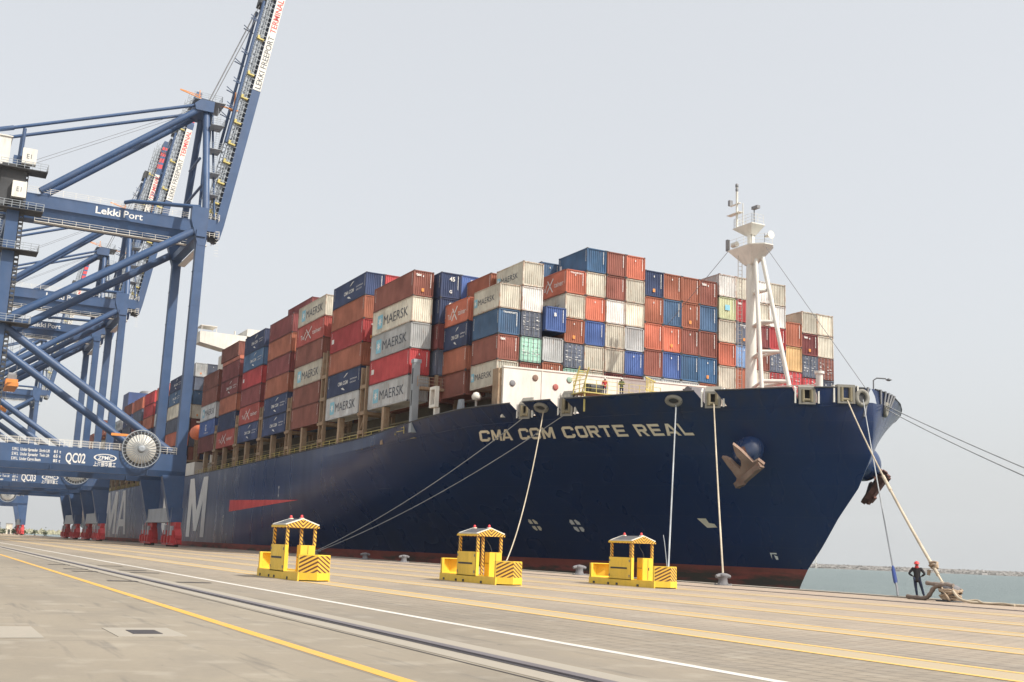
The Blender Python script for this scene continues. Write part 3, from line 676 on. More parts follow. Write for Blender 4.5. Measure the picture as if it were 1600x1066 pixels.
oval(-92.1, 14.95); oval(-80.6, 15.15); oval(-70.35, 15.5, .5, .6); oval(-71.2, 14.9, .36, .5, 1)
Q = MB()   # closed lips and brackets right round the stem head
for k in range(5): 
    x = -70.5-.35*k; Q.bar(hp(x, 15.2, 1, .05), hp(x, ztop(x)+.1, 1, .12), .16).cut()
Q.bar(hp(-70.3,13.9,-1,.05), hp(-70.25,16.45,-1,.1), .18)
sbuild(Q, 'stem_bracket', M_STEEL)
Q = MB(); Q.tube([(-70.9,72.5,16.3),(-70.9,72.5,17.3),(-70.7,72.7,17.5),(-70.2,73.3,17.45)], .06, 6); Q.lathe((-70.1,73.5,17.35),[(.05,.15),(.3,0),(.1,-.1)],8); sbuild(Q, 'bow_lamp', M_STEEL)

# foremast
fm = MB(); mz = 32.6
fm.tube([(-86,71.5,14.3),(-86,71.5,24),(-86,71.5,mz)], [.62,.53,.45], 16); fm.tube([(-86,71.5,mz),(-86,71.5,35.2)], .36, 14)
mast = sbuild(fm, 'foremast', M_WHITE); mast.scale = (1, 1, 0.984)
Q = MB()
fA, fB, tp = Vector((-82.6,70.2,14.3)), Vector((-80.6,72.6,14.3)), Vector((-85.2,71.8,32.0))
Q.tube([fA, tp+Vector((0,-.4,0))], .21, 10).cut(); Q.tube([fB, tp+Vector((.3,.2,0))], .22, 10); sbuild(Q, 'mast_strut', M_WHITE, mast)
Q = MB()
for z in (18.9, 22.0, 25.2, 28.6):
    t = (z-14.3)/(32.4-14.3); a = fA.lerp(tp, t); b = fB.lerp(tp, t); c = Vector((-86,71.5,z-.5)); Q.tube([a, b], .19, 8); Q.tube([a, c], .15, 8); Q.tube([b, c], .15, 8); Q.cut()
sbuild(Q, 'cross_tube', M_WHITE, mast)
Q = MB(); hx = [(-88.2,70.3),(-84.6,70.3),(-83.7,71.3),(-83.7,72.4),(-84.6,73.2),(-88.2,73.2)]
Q.prism(hx, 'z', 32.95, 33.05); Q.add([(x,y,32.95) for x,y in hx]+[(-86.5,71.1,31.2),(-85.5,71.1,31.2),(-85.4,71.3,31.2),(-85.4,71.7,31.2),(-85.5,71.9,31.2),(-86.5,71.9,31.2)], [(i,(i+1)%6,6+(i+1)%6,6+i) for i in range(6)])
h2 = [(-87.9,70.7),(-84.9,70.7),(-84.9,72.4),(-87.9,72.4)]
Q.prism(h2, 'z', 35.3, 35.4); Q.add([(x,y,35.3) for x,y in h2]+[(-86.4,71.2,34.3),(-85.6,71.2,34.3),(-85.6,71.8,34.3),(-86.4,71.8,34.3)], [(i,(i+1)%4,4+(i+1)%4,4+i) for i in range(4)])
sbuild(Q, 'mast_platform', M_WHITE, mast)
Q = MB(); railing(Q, [(-88.1,70.4,33.05),(-84.6,70.4,33.05),(-83.8,71.4,33.05),(-83.8,72.4,33.05)], 1.0, 1.2, .014); railing(Q, [(-87.8,72.3,35.4),(-87.8,70.8,35.4),(-85,70.8,35.4),(-85,72.3,35.4)], 1.0, 1.0, .014)
Q.bar((-86.9,70.6,14.5),(-86.9,70.6,33),.05); Q.bar((-86.9,71.1,14.5),(-86.9,71.1,33),.05)
for k in range(44): Q.bar((-86.9,70.6,14.8+.42*k),(-86.9,71.1,14.8+.42*k),.035)
sbuild(Q, 'mast_ladder_and_rail', M_WHITE, mast)
Q = MB(); Q.tube([(-87.6,71,35.4),(-87.6,71,40.0)], .12, 8); Q.tube([(-86.9,71.2,35.4),(-86.9,71.2,38.0)], .05, 6)
Q.box(-88.6,-87.1,70.9,71.1,38.0,38.1); Q.box(-88.9,-86.9,70.7,71.3,37.0,37.06); sbuild(Q, 'signal_mast', M_WHITE, mast)
Q = MB(); Q.lathe((-87.6,71,39.4),[(.13,0),(.17,.3),(.1,.4),(.17,.5),(.17,.8),(.05,.9)],8).cut(); Q.box(-88.8,-88.5,70.8,71.2,38.1,38.7).cut(); Q.tube([(-85.5,71.5,35.4),(-85.5,71.5,37.0)], .06, 6); Q.box(-85.7,-84.8,71.3,71.7,37.0,37.3).cut()
Q.box(-88.4,-88.1,70.2,70.5,33.0,34.2); sbuild(Q, 'navigation_lamp', M_STEEL, mast)
Q = MB(); Q.lathe((-83.7,71.9,33.9),[(.13,-.6),(.16,-.2),(.42,.3)],12,axis='x').cut(); Q.lathe((-87.3,70.5,33.5),[(.28,-.35),(.28,.35)],12,axis='x'); sbuild(Q, 'horn', M_WHITE, mast)
Q = MB()
for a, b in (((-88.2,70.4,33),(-97.5,69.5,26.5)),((-83.8,71.6,32.6),(-70.9,71.9,16.5))): Q.tube([a, b], .028, 5).cut()
sbuild(Q, 'forestay', M_STEEL, mast)
Q = MB(); Q.tube([(-78.6,73.5,14.3),(-78.6,73.5,18.9)], .33, 12); Q.lathe((-78.6,73.5,18.9),[(.45,0),(.45,.25)],10); Q.bar((-84,71,18.0),(-78.6,73.5,17.9),.09); Q.bar((-84,71,17.3),(-75.6,71.6,16.6),.14); sbuild(Q, 'bow_post', M_WHITE)
Q = MB(); railing(Q, [(-84.5,68.5,14.35),(-80,70,14.35),(-76,70.8,14.35)], 2.3, 1.2, .04); sbuild(Q, 'forecastle_railing', M_WHITE)

# ship's name, on the flare of the bow
xsam = [-102.9+22.4*k/400 for k in range(401)]; arc = [0.0]
for k in range(400):
    a, b = xsam[k], xsam[k+1]; arc.append(arc[-1]+math.hypot(b-a, hy(b,12.35)-hy(a,12.35)))
GLY = {
 'C': [[(.18,0),(.82,0),(1,.16),(1,.34),(.76,.34),(.76,.22),(.24,.22),(.24,.78),(.76,.78),(.76,.66),(1,.66),(1,.84),(.82,1),(.18,1),(0,.84),(0,.16)]],
 'G': [[(.18,0),(.82,0),(1,.16),(1,.55),(.55,.55),(.55,.36),(.76,.36),(.76,.22),(.24,.22),(.24,.78),(.76,.78),(.76,.68),(1,.68),(1,.84),(.82,1),(.18,1),(0,.84),(0,.16)]],
 'O': [[(.5,0),(.5,.22),(.24,.22),(.24,.78),(.5,.78),(.5,1),(.18,1),(0,.84),(0,.16),(.18,0)],[(.5,0),(.82,0),(1,.16),(1,.84),(.82,1),(.5,1),(.5,.78),(.76,.78),(.76,.22),(.5,.22)]],
 'M': [[(0,0),(.2,0),(.2,.60),(.42,.10),(.58,.10),(.8,.60),(.8,0),(1,0),(1,1),(.76,1),(.5,.44),(.24,1),(0,1)]],
 'A': [[(0,0),(.22,0),(.5,.78),(.5,1),(.38,1)],[(1,0),(.62,1),(.5,1),(.5,.78),(.78,0)],[(.2846,.18),(.7154,.18),(.658,.34),(.342,.34)]],
 'R': [[(0,0),(.24,0),(.24,1),(0,1)],[(.24,1),(.24,.79),(.74,.79),(.76,.76),(.76,.62),(.74,.58),(.24,.58),(.24,.38),(.84,.38),(1,.50),(1,.86),(.82,1)],[(.46,.38),(.72,0),(1,0),(.74,.38)]],
 'T': [[(0,.78),(.38,.78),(.38,0),(.62,0),(.62,.78),(1,.78),(1,1),(0,1)]],
 'E': [[(0,0),(1,0),(1,.21),(.24,.21),(.24,.40),(.88,.40),(.88,.60),(.24,.60),(.24,.79),(1,.79),(1,1),(0,1)]],
 'L': [[(0,0),(1,0),(1,.22),(.24,.22),(.24,1),(0,1)]]}
NPX = [('C',750,768.5),('M',770.5,787),('A',786,804),('C',815,832.5),('G',833.5,850.5),('M',852,872),('C',884,902),('O',904,921.5),('R',923.5,942),('T',944.5,963),('E',967,986),('R',1002,1021),('E',1025,1044),('A',1046,1069),('L',1072,1089)]
def px2x(v): return interp(v, [752,803,910,985,1087], [-102.6,-98.5,-90.9,-86.6,-81.2]) - (.09*(752-v) if v < 752 else 0)
Q = MB()
for ch, a, b in NPX:     # the widths follow the lettering's own uneven spacing along the flare
    X0, X1 = px2x(a+.6), px2x(b-.8)
    for poly in GLY[ch]:
        Q.add([hp(X0+(X1-X0)*u + v*1.05*max(0, (1-(a-750)/340)), 12.34+v*.98, -1, .05) for u, v in poly], [tuple(range(len(poly)))])
sbuild(Q, 'ship_name', M_CRM)
# giant company letters, stripe and small marks on the flat side
def side_text(s, x0, x1, z0, h, bold, mat, name, y=45.955):
    Q = MB(); put_text(Q, s, (x0, y, z0), (1,0,0), (0,0,1), h, bold, width=x1-x0); return sbuild(Q, name, mat)
for ch, a, b in (('C',-336,-324),('M',-321.5,-303.5),('A',-301.5,-287.2),('C',-262,-248),('G',-243,-227),('M',-218.6,-203.9)):
    Q = MB()
    for poly in GLY[ch]: Q.add([(a+(b-a)*u, 45.955, 1.7+10.8*v) for u, v in poly], [tuple(range(len(poly)))])
    sbuild(Q, 'hull_letter', M_MARK)
Q = MB(); Q.add([(-187,45.955,6.0),(-149,45.955,7.15),(-187,45.955,7.9)], [(0,1,2)]); sbuild(Q, 'red_wedge_stripe', M_REDTXT)
def mark_poly(pts, x, z, s, mat, name):
    Q = MB()
    for poly in pts: Q.add([hp(x+a*s, z+b*s, -1, .04) for a, b in poly], [tuple(range(len(poly)))])
    return sbuild(Q, name, mat)
petal = [[(dx*.12,dz*.12),(dx*.55,dz*.1),(dx*.6,dz*.35),(dx*.35,dz*.6),(dx*.1,dz*.55)] for dx in (-1,1) for dz in (-1,1)]
mark_poly(petal, -99.9, 4.3, 1.0, M_MARK, 'thruster_mark'); mark_poly(petal, -105.2, 4.3, .95, M_CRM, 'thruster_mark')
mark_poly([[(-.7,.5),(.35,.5),(.4,.0),(1.0,-.1),(1.1,-.5),(-.1,-.55)]], -85.8, 4.8, .8, M_CRM, 'bulb_mark')
mark_poly([[(-.3,.3),(.3,.3),(.3,.18),(-.3,.18)],[(-.3,.18),(-.18,.18),(-.3,-.3)],[(0,.1),(.3,0),(.25,-.3),(.05,-.3)]], -80.8, 1.95, 1.0, M_MARK, 'bulb_mark')
mark_poly([[(-.18,.9),(.18,.9),(.18,.55),(-.18,.55)],[(-.05,.5),(.05,.5),(.05,-.3),(-.05,-.3)],[(-.22,-.3),(.22,-.3),(0,-.8)]], -159, 8.4, 1.0, M_MARK, 'draught_mark')
mark_poly([[(-.15,.9),(.15,.9),(.15,.4),(-.15,.4)],[(-.1,.3),(.15,.2),(.0,-.8)]], -190.5, 4.6, 1.0, M_MARK, 'draught_mark')

# anchors in their bolsters
AOUT = [(370,240),(480,330),(670,515),(735,470),(825,545),(780,585),(775,625),(715,665),(650,750),(630,830),(580,905),(480,940),(455,870),(470,780),(400,680),(320,580),(235,460),(290,465),(360,495),(440,580),(505,632),(512,560),(500,490),(440,430),(400,340)]
def anchor(side, mat):
    x, z = (-78.1 if side < 0 else -78.6), 10.9; n = hull_n(x, z, side); c = hp(x, z, side)
    t = Vector((0,0,1)).cross(n).normalized()
    if side > 0: t = -t
    u = Vector((0,0,1)); u = (u - n*u.dot(n)).normalized(); t = (Vector((1,0,0)) - n*n.x).normalized(); u = n.cross(t) if side < 0 else t.cross(n)
    if u.z < 0: u = -u
    if side < 0:   # lie of the anchor in the plane of the shell plating
        m00, m01, m10, m11 = t.dot(_r2), u.dot(_r2), t.dot(_u2), u.dot(_u2); det = m00*m11-m01*m10
        e1 = (t*m11 - u*m10)/det; e2 = (u*m00 - t*m01)/det; t, u = e1.normalized()*.84, e2.normalized()*.92
    Q = MB(); vs = []; fs = []; N, K = 24, 9
    for j in range(K+1):
        th = math.pi/2*j/K; r = math.cos(th)*1.75; h = math.sin(th)*2.0-.25
        for k in range(N): a = 2*math.pi*k/N; vs.append(c + t*(r*math.cos(a)) + u*(r*math.sin(a)) + n*h)
    for j in range(K):
        for k in range(N): fs.append((j*N+k, j*N+(k+1)%N, (j+1)*N+(k+1)%N, (j+1)*N+k))
    Q.add(vs, fs, 0, True); bo = sbuild(Q, 'anchor_bolster', M_BOLST)
    Q = MB(); sc = 1/8.886/16.6; bc_ = c + n*1.75 + t*(.5 if side < 0 else .2) + u*(.45 if side < 0 else 0)
    pts = [((px-600)*sc*1.12, -(py-470)*sc) for px, py in AOUT]
    # shoelace prism along n with a ridge
    def PT(p, d): return bc_ + t*p[0] + u*p[1] + n*d
    m = len(pts); Q.add([PT(p, .0) for p in pts]+[PT(p, .42) for p in pts], [tuple(range(m))[::-1], tuple(range(m, 2*m))] + [(i,(i+1)%m,m+(i+1)%m,m+i) for i in range(m)])
    def P2(px, py, d): return PT(((px-600)*sc*1.12, -(py-470)*sc), d)
    an = sbuild(Q, 'anchor', mat)
    Q = MB(); Q.bar(P2(480,900,.5), P2(790,540,.5), .55, .5); Q.bar(P2(500,860,.75), P2(600,820,.75), .3, .3); Q.bar(P2(690,620,.75), P2(780,560,.75), .3, .3); sbuild(Q, 'anchor_crown', mat, an)
    Q = MB(); Q.bar(P2(640,640,.1), P2(480,340,-.3), .35, .3); sbuild(Q, 'anchor_shank', M_ANCHD, an)
anchor(-1, M_ANCH); anchor(1, M_ANCHD)

# accommodation block with bridge wing, lifeboat and funnel
ac = MB(); ac.box(-231,-218,52,91,12.4,38.5); ac.box(-229,-221.3,47,96,12.4,16.0); ac.box(-230.5,-221,55,88,38.5,43.2)
aco = sbuild(ac, 'accommodation_block', M_WHITE)
Q = MB(); Q.add([(x,y,z) for x in (-225,-221) for y,z in ((45.7,41.7),(60,41.7),(60,38.5),(50.6,38.6),(45.8,39.5))], [(0,1,2,3,4),(9,8,7,6,5),(0,5,6,1),(1,6,7,2),(2,7,8,3),(3,8,9,4),(4,9,5,0)])
for y in (46.0, 48.9): Q.bar((-221.1,y,41.7),(-221.1,y,42.9),.12); Q.bar((-224.8,y,41.7),(-224.8,y,42.9),.12)
Q.box(-225,-220.9,45.8,49.0,42.8,42.95); Q.tube([(-221.3,52.6,41.7),(-221.3,52.6,42.5)], .15, 6); sbuild(Q, 'bridge_wing', M_WHITE, aco)
Q = MB()
for z in (20,23,26,29,32,35): 
    for y in range(54, 90, 6): Q.box(-218,-217.97,y,y+1,z,z+1).cut()
Q.box(-221,-220.95,56,87,40.3,42); sbuild(Q, 'window', M_GLASS, aco)
Q = MB(); vs = []; fs = []
for j in range(11):
    s = -1+2*j/10; r = 1.5*max(.02, (1-abs(s)**2.6))**.5
    for k in range(12): a = 2*math.pi*k/12; vs.append((-226.2+4.3*s, 48.3+r*math.cos(a), 22.2+r*math.sin(a)))
for j in range(10):
    for k in range(12): fs.append((j*12+k, j*12+(k+1)%12, (j+1)*12+(k+1)%12, (j+1)*12+k))
Q.add(vs, fs, 0, True); lb = sbuild(Q, 'lifeboat', M_BOAT)
Q = MB(); Q.bar((-222.8,48.3,24.5),(-222.8,50.5,24.5),.3); Q.bar((-229,48.3,24.5),(-229,50.5,24.5),.3); Q.bar((-222.8,50.5,16),(-222.8,50.5,24.5),.4); Q.bar((-229,50.5,16),(-229,50.5,24.5),.4); sbuild(Q, 'davit', M_WHITE, lb)
Q = MB(); Q.box(-341,-329,58,84,12.4,34); Q.box(-340.5,-331,50.2,72,33.5,41.6)
fu = sbuild(Q, 'funnel', M_FUN)
Q = MB(); Q.lathe((-336,56,41.6),[(2.1,0),(2.1,.9),(1.6,1.2)],14).cut(); Q.lathe((-336,61,41.6),[(1.2,0),(1.2,1.3)],12); sbuild(Q, 'exhaust_pipe', M_STEEL, fu)

# ------------------------------------------------------------------ containers
BW = 2.438
def corr(n_axis, a0, a1, z0, z1, face, depth, pitch, mb, axis):
    """trapezoidal corrugated panel; axis 'x' runs along x at y=face (outward -y), axis 'y' runs along y at x=face (outward +x)"""
    n = max(2, round((a1-a0)/pitch)); p = (a1-a0)/n; prof = []
    for i in range(n):
        s = a0+i*p; prof += [(s, 0), (s+p*.32, 0), (s+p*.5, 1), (s+p*.82, 1)]
    prof.append((a1, 0)); vs = []
    for a, k in prof:
        for z in (z0, z1): vs.append((a, face+k*depth, z) if axis == 'x' else (face-k*depth, a, z))
    mb.add(vs, [(2*i, 2*i+2, 2*i+3, 2*i+1) for i in range(len(prof)-1)])
CM = {}
def container_meshes(L, H):
    if (L, H) in CM: return CM[(L, H)]
    b = MB(); e = .12
    corr(0, -L+e, -e, .16, H-.12, .03, .045, .28, b, 'x'); corr(0, e, BW-e, .16, H-.12, -.05, .06, .25, b, 'y')
    b.box(-L+.05, -.12, .09, BW-.03, .12, H-.05)
    f = MB()
    for x in (-L-.006, -.172):
        for y in (-.006, BW-.156):
            for z in (-.012, H-.11): f.box(x, x+.178, y, y+.162, z, z+.122, 1)
    for x in (-L, -.16):
        for y in (0, BW-.12): f.box(x, x+.16, y, y+.12, .0, H)
    for y in (0, BW-.1):
        f.box(-L+.16, -.16, y+.005, y+.095, 0.02, .16); f.box(-L+.16, -.16, y+.005, y+.095, H-.12, H-.01)
    for x in (-L+.01, -.13): f.box(x, x+.12, .12, BW-.12, .02, .16); f.box(x, x+.12, .12, BW-.12, H-.12, H-.01)
    d = MB()
    for y0, y1 in ((.13, BW/2-.01), (BW/2+.01, BW-.13)):
        n = 5; hh = (H-.3)/n
        for k in range(n): d.box(-.06, -.012, y0+.03, y1-.03, .17+k*hh+.03, .17+(k+1)*hh-.03)
        d.box(-.08, -.045, y0, y1, .15, H-.13)
    r = MB()
    for y in (.42, .92, BW-.92, BW-.42):
        r.bar((.005, y, .1), (.005, y, H-.06), .045); r.bar((.02, y, .95), (.02, y+.28, .95), .04)
        for z in (.12, H*.36, H*.64, H-.14): r.box(-.01, .03, y-.06, y+.06, z-.05, z+.05)
    CM[(L, H)] = dict(body=b.mesh('container_body', [M_DARK]), frame=f.mesh('container_frame', [M_DARK, M_DARK]),
                      door=d.mesh('container_door', [M_DARK]), rods=r.mesh('door_lock_rods', [M_DARK]))
    return CM[(L, H)]
def setmat(o, m):
    o.material_slots[0].link = 'OBJECT'; o.material_slots[0].material = m
LOGO = {}
def logo_mesh(kind, L, H):
    key = (kind, L, H)
    if key in LOGO: return LOGO[key]
    Q = MB(); y = .018; mats = [M_MARK]
    X, Z = (1,0,0), (0,0,1)
    if kind == 'M':
        mats = [M_DARKTXT, M_SKYB, M_MARK]; k = 1 if L > 8 else .62; h = H*.40 if L > 8 else H*.25
        x0 = -L*.80 if L > 8 else -L*.93; zc = H*.5; s = H*(.28 if L > 8 else .17)
        Q.add([(x0-s,y,zc-s),(x0+s,y,zc-s),(x0+s,y,zc+s),(x0-s,y,zc+s)], [(0,1,2,3)], 1)
        st = []
        for i in range(14): a = math.pi*i/7; rr = s*(.78 if i % 2 == 0 else .34); st.append((x0+rr*math.sin(a), y-.012, zc+rr*math.cos(a)))
        Q.add(st+[(x0, y-.012, zc)], [(i, (i+1)%14, 14) for i in range(14)], 2)
        put_text(Q, 'MAERSK', (x0+s*1.5, y, zc-h/2), X, Z, h, 0.0, width=(L*.60 if L > 8 else L*.62))
    elif kind == 'CMA':
        put_text(Q, 'CMA CGM', (-L*.66, y, H*.40), X, Z, H*.17, .02, width=L*.30)
        Q.add([(-L*.50,y,H*.70),(-L*.42,y,H*.86),(-L*.36,y,H*.88),(-L*.44,y,H*.76)], [(0,1,2,3)]); Q.add([(-L*.56,y,H*.26),(-L*.50,y,H*.28),(-L*.43,y,H*.14),(-L*.50,y,H*.18)], [(0,1,2,3)])
        put_text(Q, 'SHIPPING', (-L*.29, y, H*.52), X, Z, H*.07, .0, width=L*.2); put_text(Q, 'GROUP', (-L*.29, y, H*.38), X, Z, H*.07, .0, width=L*.17)
    elif kind == 'TX':
        put_text(Q, 'Te', (-L*.86, y, H*.30), X, Z, H*.24, .0, width=L*.12); put_text(Q, 'tainer', (-L*.42, y, H*.36), X, Z, H*.24, .0, width=L*.32)
        for a, b in (((-L*.68, H*.22), (-L*.46, H*.78)), ((-L*.66, H*.74), (-L*.47, H*.2))): Q.bar((a[0], y, a[1]), (b[0], y, b[1]), .16, .01, up=(0,1,0))
        Q.tube([(-L*.73+.0, y, H*.3), (-L*.70, y, H*.5), (-L*.66, y, H*.62)], .05, 4)
    elif kind == 'box': Q.add([(-L*.95,y,H*.42),(-L*.885,y,H*.42),(-L*.885,y,H*.62),(-L*.95,y,H*.62)], [(0,1,2,3)])
    elif kind == 'big': put_text(Q, 'G', (-L*.62, y, H*.35), X, Z, H*.40, .03); put_text(Q, 'CARGO', (-L*.66, y, H*.16), X, Z, H*.10, .01, width=L*.26)
    # vertical identification codes at both ends of the side
    rnd = random.Random(hash(kind) % 97 if kind == 'x' else len(kind)+int(L))
    for xx in (-L*.965, -L*.035-.12):
        z = H*.9
        if kind in ('M',) : continue
        while z > H*.42: h = rnd.uniform(.05, .11); Q.add([(xx,y,z-h),(xx+.1,y,z-h),(xx+.1,y,z),(xx,y,z)], [(0,1,2,3)]); z -= h+.05
    me = Q.mesh('container_lettering', mats) if Q.v else None
    LOGO[key] = me; return me
END = {}
def end_mesh(kind, H, v):
    key = (kind, H, v)
    if key in END: return END[key]
    Q = MB(); x = .022 if kind != 'door' else .05; mats = [M_MARK, M_ORG, M_SKYB]
    rnd = random.Random(v*13+len(kind)); Y, Z = (0,1,0), (0,0,1)
    if kind == 'tex': put_text(Q, 'tex', (x, .28, H*.78), Y, Z, H*.12, .03)
    if kind == '45': put_text(Q, '45', (x, 1.0, H*.68), Y, Z, H*.17, .03); put_text(Q, 'G', (x, 1.05, H*.2), Y, Z, H*.12, .03)
    if kind == 'teal': Q.add([(x,.85,H*.42),(x,1.55,H*.42),(x,1.55,H*.66),(x,.85,H*.66)], [(0,1,2,3)], 2)
    if kind == 'logo': put_text(Q, 'B', (x, 1.0, H*.62), Y, Z, H*.14, .05)
    if kind == 'bar': put_text(Q, 'TRANSPORT', (x, .5, H*.84), Y, Z, H*.07, .02, width=1.5)
    if kind == 'door':
        for k in range(16):
            yy = rnd.choice((.2,.6,1.35,1.75)); zz = H*rnd.uniform(.25,.85); ww = rnd.uniform(.12,.36); Q.add([(x,yy,zz),(x,yy+ww,zz),(x,yy+ww,zz+.045),(x,yy,zz+.045)], [(0,1,2,3)])
    elif kind != 'plain':
        z = H*.9; yy = BW-.42
        while z > H*.38: h = rnd.uniform(.05, .12); Q.add([(x,yy,z-h),(x,yy+.09,z-h),(x,yy+.09,z),(x,yy,z)], [(0,1,2,3)]); z -= h+.045
        if v % 3 == 1 and kind != 'teal': Q.add([(x,1.0,H*.18),(x,1.3,H*.18),(x,1.3,H*.31),(x,1.0,H*.31)], [(0,1,2,3)], 1)
        if v % 3 != 0 and kind != 'teal': Q.add([(x,1.1,H*.75),(x,1.2,H*.75),(x,1.2,H*.82),(x,1.1,H*.82)], [(0,1,2,3)], 0)
    me = Q.mesh('container_end_marking', mats) if Q.v else None
    END[key] = me; return me
NCONT = 0
def container(x, y, z, L, H, c, label, group, side=None, end='code', detail=2):
    global NCONT
    NCONT += 1
    r = empty('shipping_container', (x, y, z)); tag(r, label, 'container', group)
    cm = container_meshes(L, H)
    for nm, key, m in (('body', 'body', cmat(c)), ('frame', 'frame', fmat(c))):
        o = obj(nm, cm[key], r); setmat(o, m)
        if key == 'frame' and c in ('cream','white','tan'): o.material_slots[1].link = 'OBJECT'; o.material_slots[1].material = M_ANCH
    if end == 'door':
        o = obj('door', cm['door'], r); setmat(o, cmat(c)); o2 = obj('lock_rod', cm['rods'], o); setmat(o2, M_STEEL)
    if side:
        me = logo_mesh(side, L, H)
        if me: obj('lettering', me, r)
    me = end_mesh(end, H, NCONT % 7)
    if me: obj('end_marking', me, r)
    return r
ORD = ['zero','topmost','second','third','fourth','fifth','sixth','seventh']
ORDN = ['first','second','third','fourth','fifth','sixth','seventh','eighth','ninth','tenth','eleventh','twelfth','thirteenth','fourteenth','fifteenth','sixteenth','seventeenth','eighteenth']
def lvl(k): return 'topmost' if k == 1 else ORD[k]+' from top'
Z0, PZ = 17.12, 2.95
SIDE = [  # quayside stacks, top to bottom, from the bow aft
 (['brown:x:tex','cream:M','grey:M','red:box','grey:M'], BAYX[0]),
 (['navy:CMA','rust:x','red:box','rust:x','navy:CMA','grey:M'], BAYX[1]),
 (['cream:M','salmon:TX','brown:x','cream:M','brown:x','brown:x'], BAYX[2]),
 (['maroon:x','rust:x','maroon:x','rust:x','navy:CMA','navy:CMA'], BAYX[3]),
 (['navy:CMA','steel:CMA','red:box','maroon:x','salmon:TX','navy:CMA'], BAYX[4]),
 (['maroon:x','maroon:CMA','rust:x','navy:x','salmon:TX'], BAYX[5]),
 (['brown:x','brown:x','grey:M','blue:big','maroon:x'], BAYX[6])]
for i, (st, xf) in enumerate(SIDE):
    n = len(st)
    for k, sp in enumerate(st):
        c, sd_, *en = sp.split(':'); z = Z0+PZ*(n-1-k)
        extra = {'M': ' with black lettering', 'CMA': ' with white swoosh', 'TX': ' with white X', 'box': ' with small white square', 'big': ' with tall white emblem'}.get(sd_, '')
        container(xf, 46.0, z, 12.19, 2.896, c, f'{CNAME[c]} container{extra}, {lvl(k+1)} in {ORDN[i]} quayside stack', 'containers stacked along the quayside of the ship', sd_, en[0] if en else ('plain' if c in ('cream','grey') else 'code'))
# taller second rows showing behind the quayside stacks
INNER = [(-157.9,48.5,5.9,'maroon','x','code',12.19,'above the fourth quayside stack'), (-128.3,48.6,5.02,'red','x','code',12.19,'behind the top of the second quayside stack'),
         (-111.6,48.9,4.0,'navy','x','45',13.7,'behind the foremost quayside stack'), (-111.6,48.9,3.0,'navy','x','45',13.7,'behind the foremost quayside stack'), (-111.6,48.9,2.0,'maroon','x','code',13.7,'behind the foremost quayside stack'),
         (-111.6,48.9,1.0,'slate','x','code',13.7,'behind the foremost quayside stack'), (-111.6,48.9,0.0,'brown','x','code',13.7,'behind the foremost quayside stack'),
         (-111.6,51.4,4.0,'blue','x','45',13.7,'one row further inboard behind the foremost stack')]
for i, (x, y, lv, c, s, e, L, wh) in enumerate(INNER):
    container(x, y, Z0+PZ*lv, L, 2.896, c, f'{CNAME[c]} inner-row container {wh}, level {["one","two","three","four","five","six","seven"][min(6,int(lv))]}', 'containers in the inner rows', s, e)
# a container on a folded orange flat rack on the sixth stack
fr = empty('flat_rack', (BAYX[5], 46.0, Z0+PZ*5)); tag(fr, 'thin orange folded flat rack lying on the sixth quayside stack', 'flat rack')
Q = MB(); Q.box(-12.19, 0, 0, BW, .0, .55); Q.build('platform', cmat('orange'), fr); Q = MB(); Q.box(-12.1,-9,.1,BW-.1,.55,.66); Q.box(-3,-.1,.1,BW-.1,.55,.66); Q.build('folded_end_wall', cmat('rust'), fr)
container(BAYX[5]-1.6, 46.0, Z0+PZ*5+.7, 12.19, 2.591, 'brown', 'rust brown container standing on the folded orange flat rack', 'containers stacked along the quayside of the ship', 'x')
# stacks aft of the bridge
rnd = random.Random(21); pal = ['navy','brown','maroon','rust','steel','navy','slate','grey','red','orange','cream','brown']
AH = [6,6,6,6,6,5, 6,5,4,4]
for i, xf in enumerate(AFTX):
    n = AH[i]
    for k in range(n):
        c = 'navy' if (i, k) in ((0,0),) else rnd.choice(pal)
        if i == 0: c = ['navy','steel','cream','slate','orange','navy'][k]
        if i == 1: c = ['orange','navy','grey','navy','maroon','brown'][k]
        container(xf, 46.0, Z0+PZ*(n-1-k), 12.19, 2.896, c, f'{CNAME[c]} container, {lvl(k+1)} in {ORDN[i]} quayside stack aft of the bridge', 'containers stacked aft of the bridge', {'navy':'CMA','steel':'CMA','grey':'M'}.get(c, 'x'), '45' if i == 0 and k < 2 else 'code', 1)
for col_, (y, wh) in enumerate(((48.6,'second row'),(51.1,'third row'))):
    for lv in range(7):
        c = ['brown','slate','maroon','cream','steel','slate','grey'][lv] if col_ == 0 else ['navy','rust','grey','navy','brown','grey','slate'][lv]
        container(-236, y, Z0+PZ*lv-.02*lv, 12.19, 2.896, c, f'{CNAME[c]} container, {lvl(7-lv)} in the {wh} inboard just aft of the bridge', 'containers stacked aft of the bridge', 'x', 'code', 1)
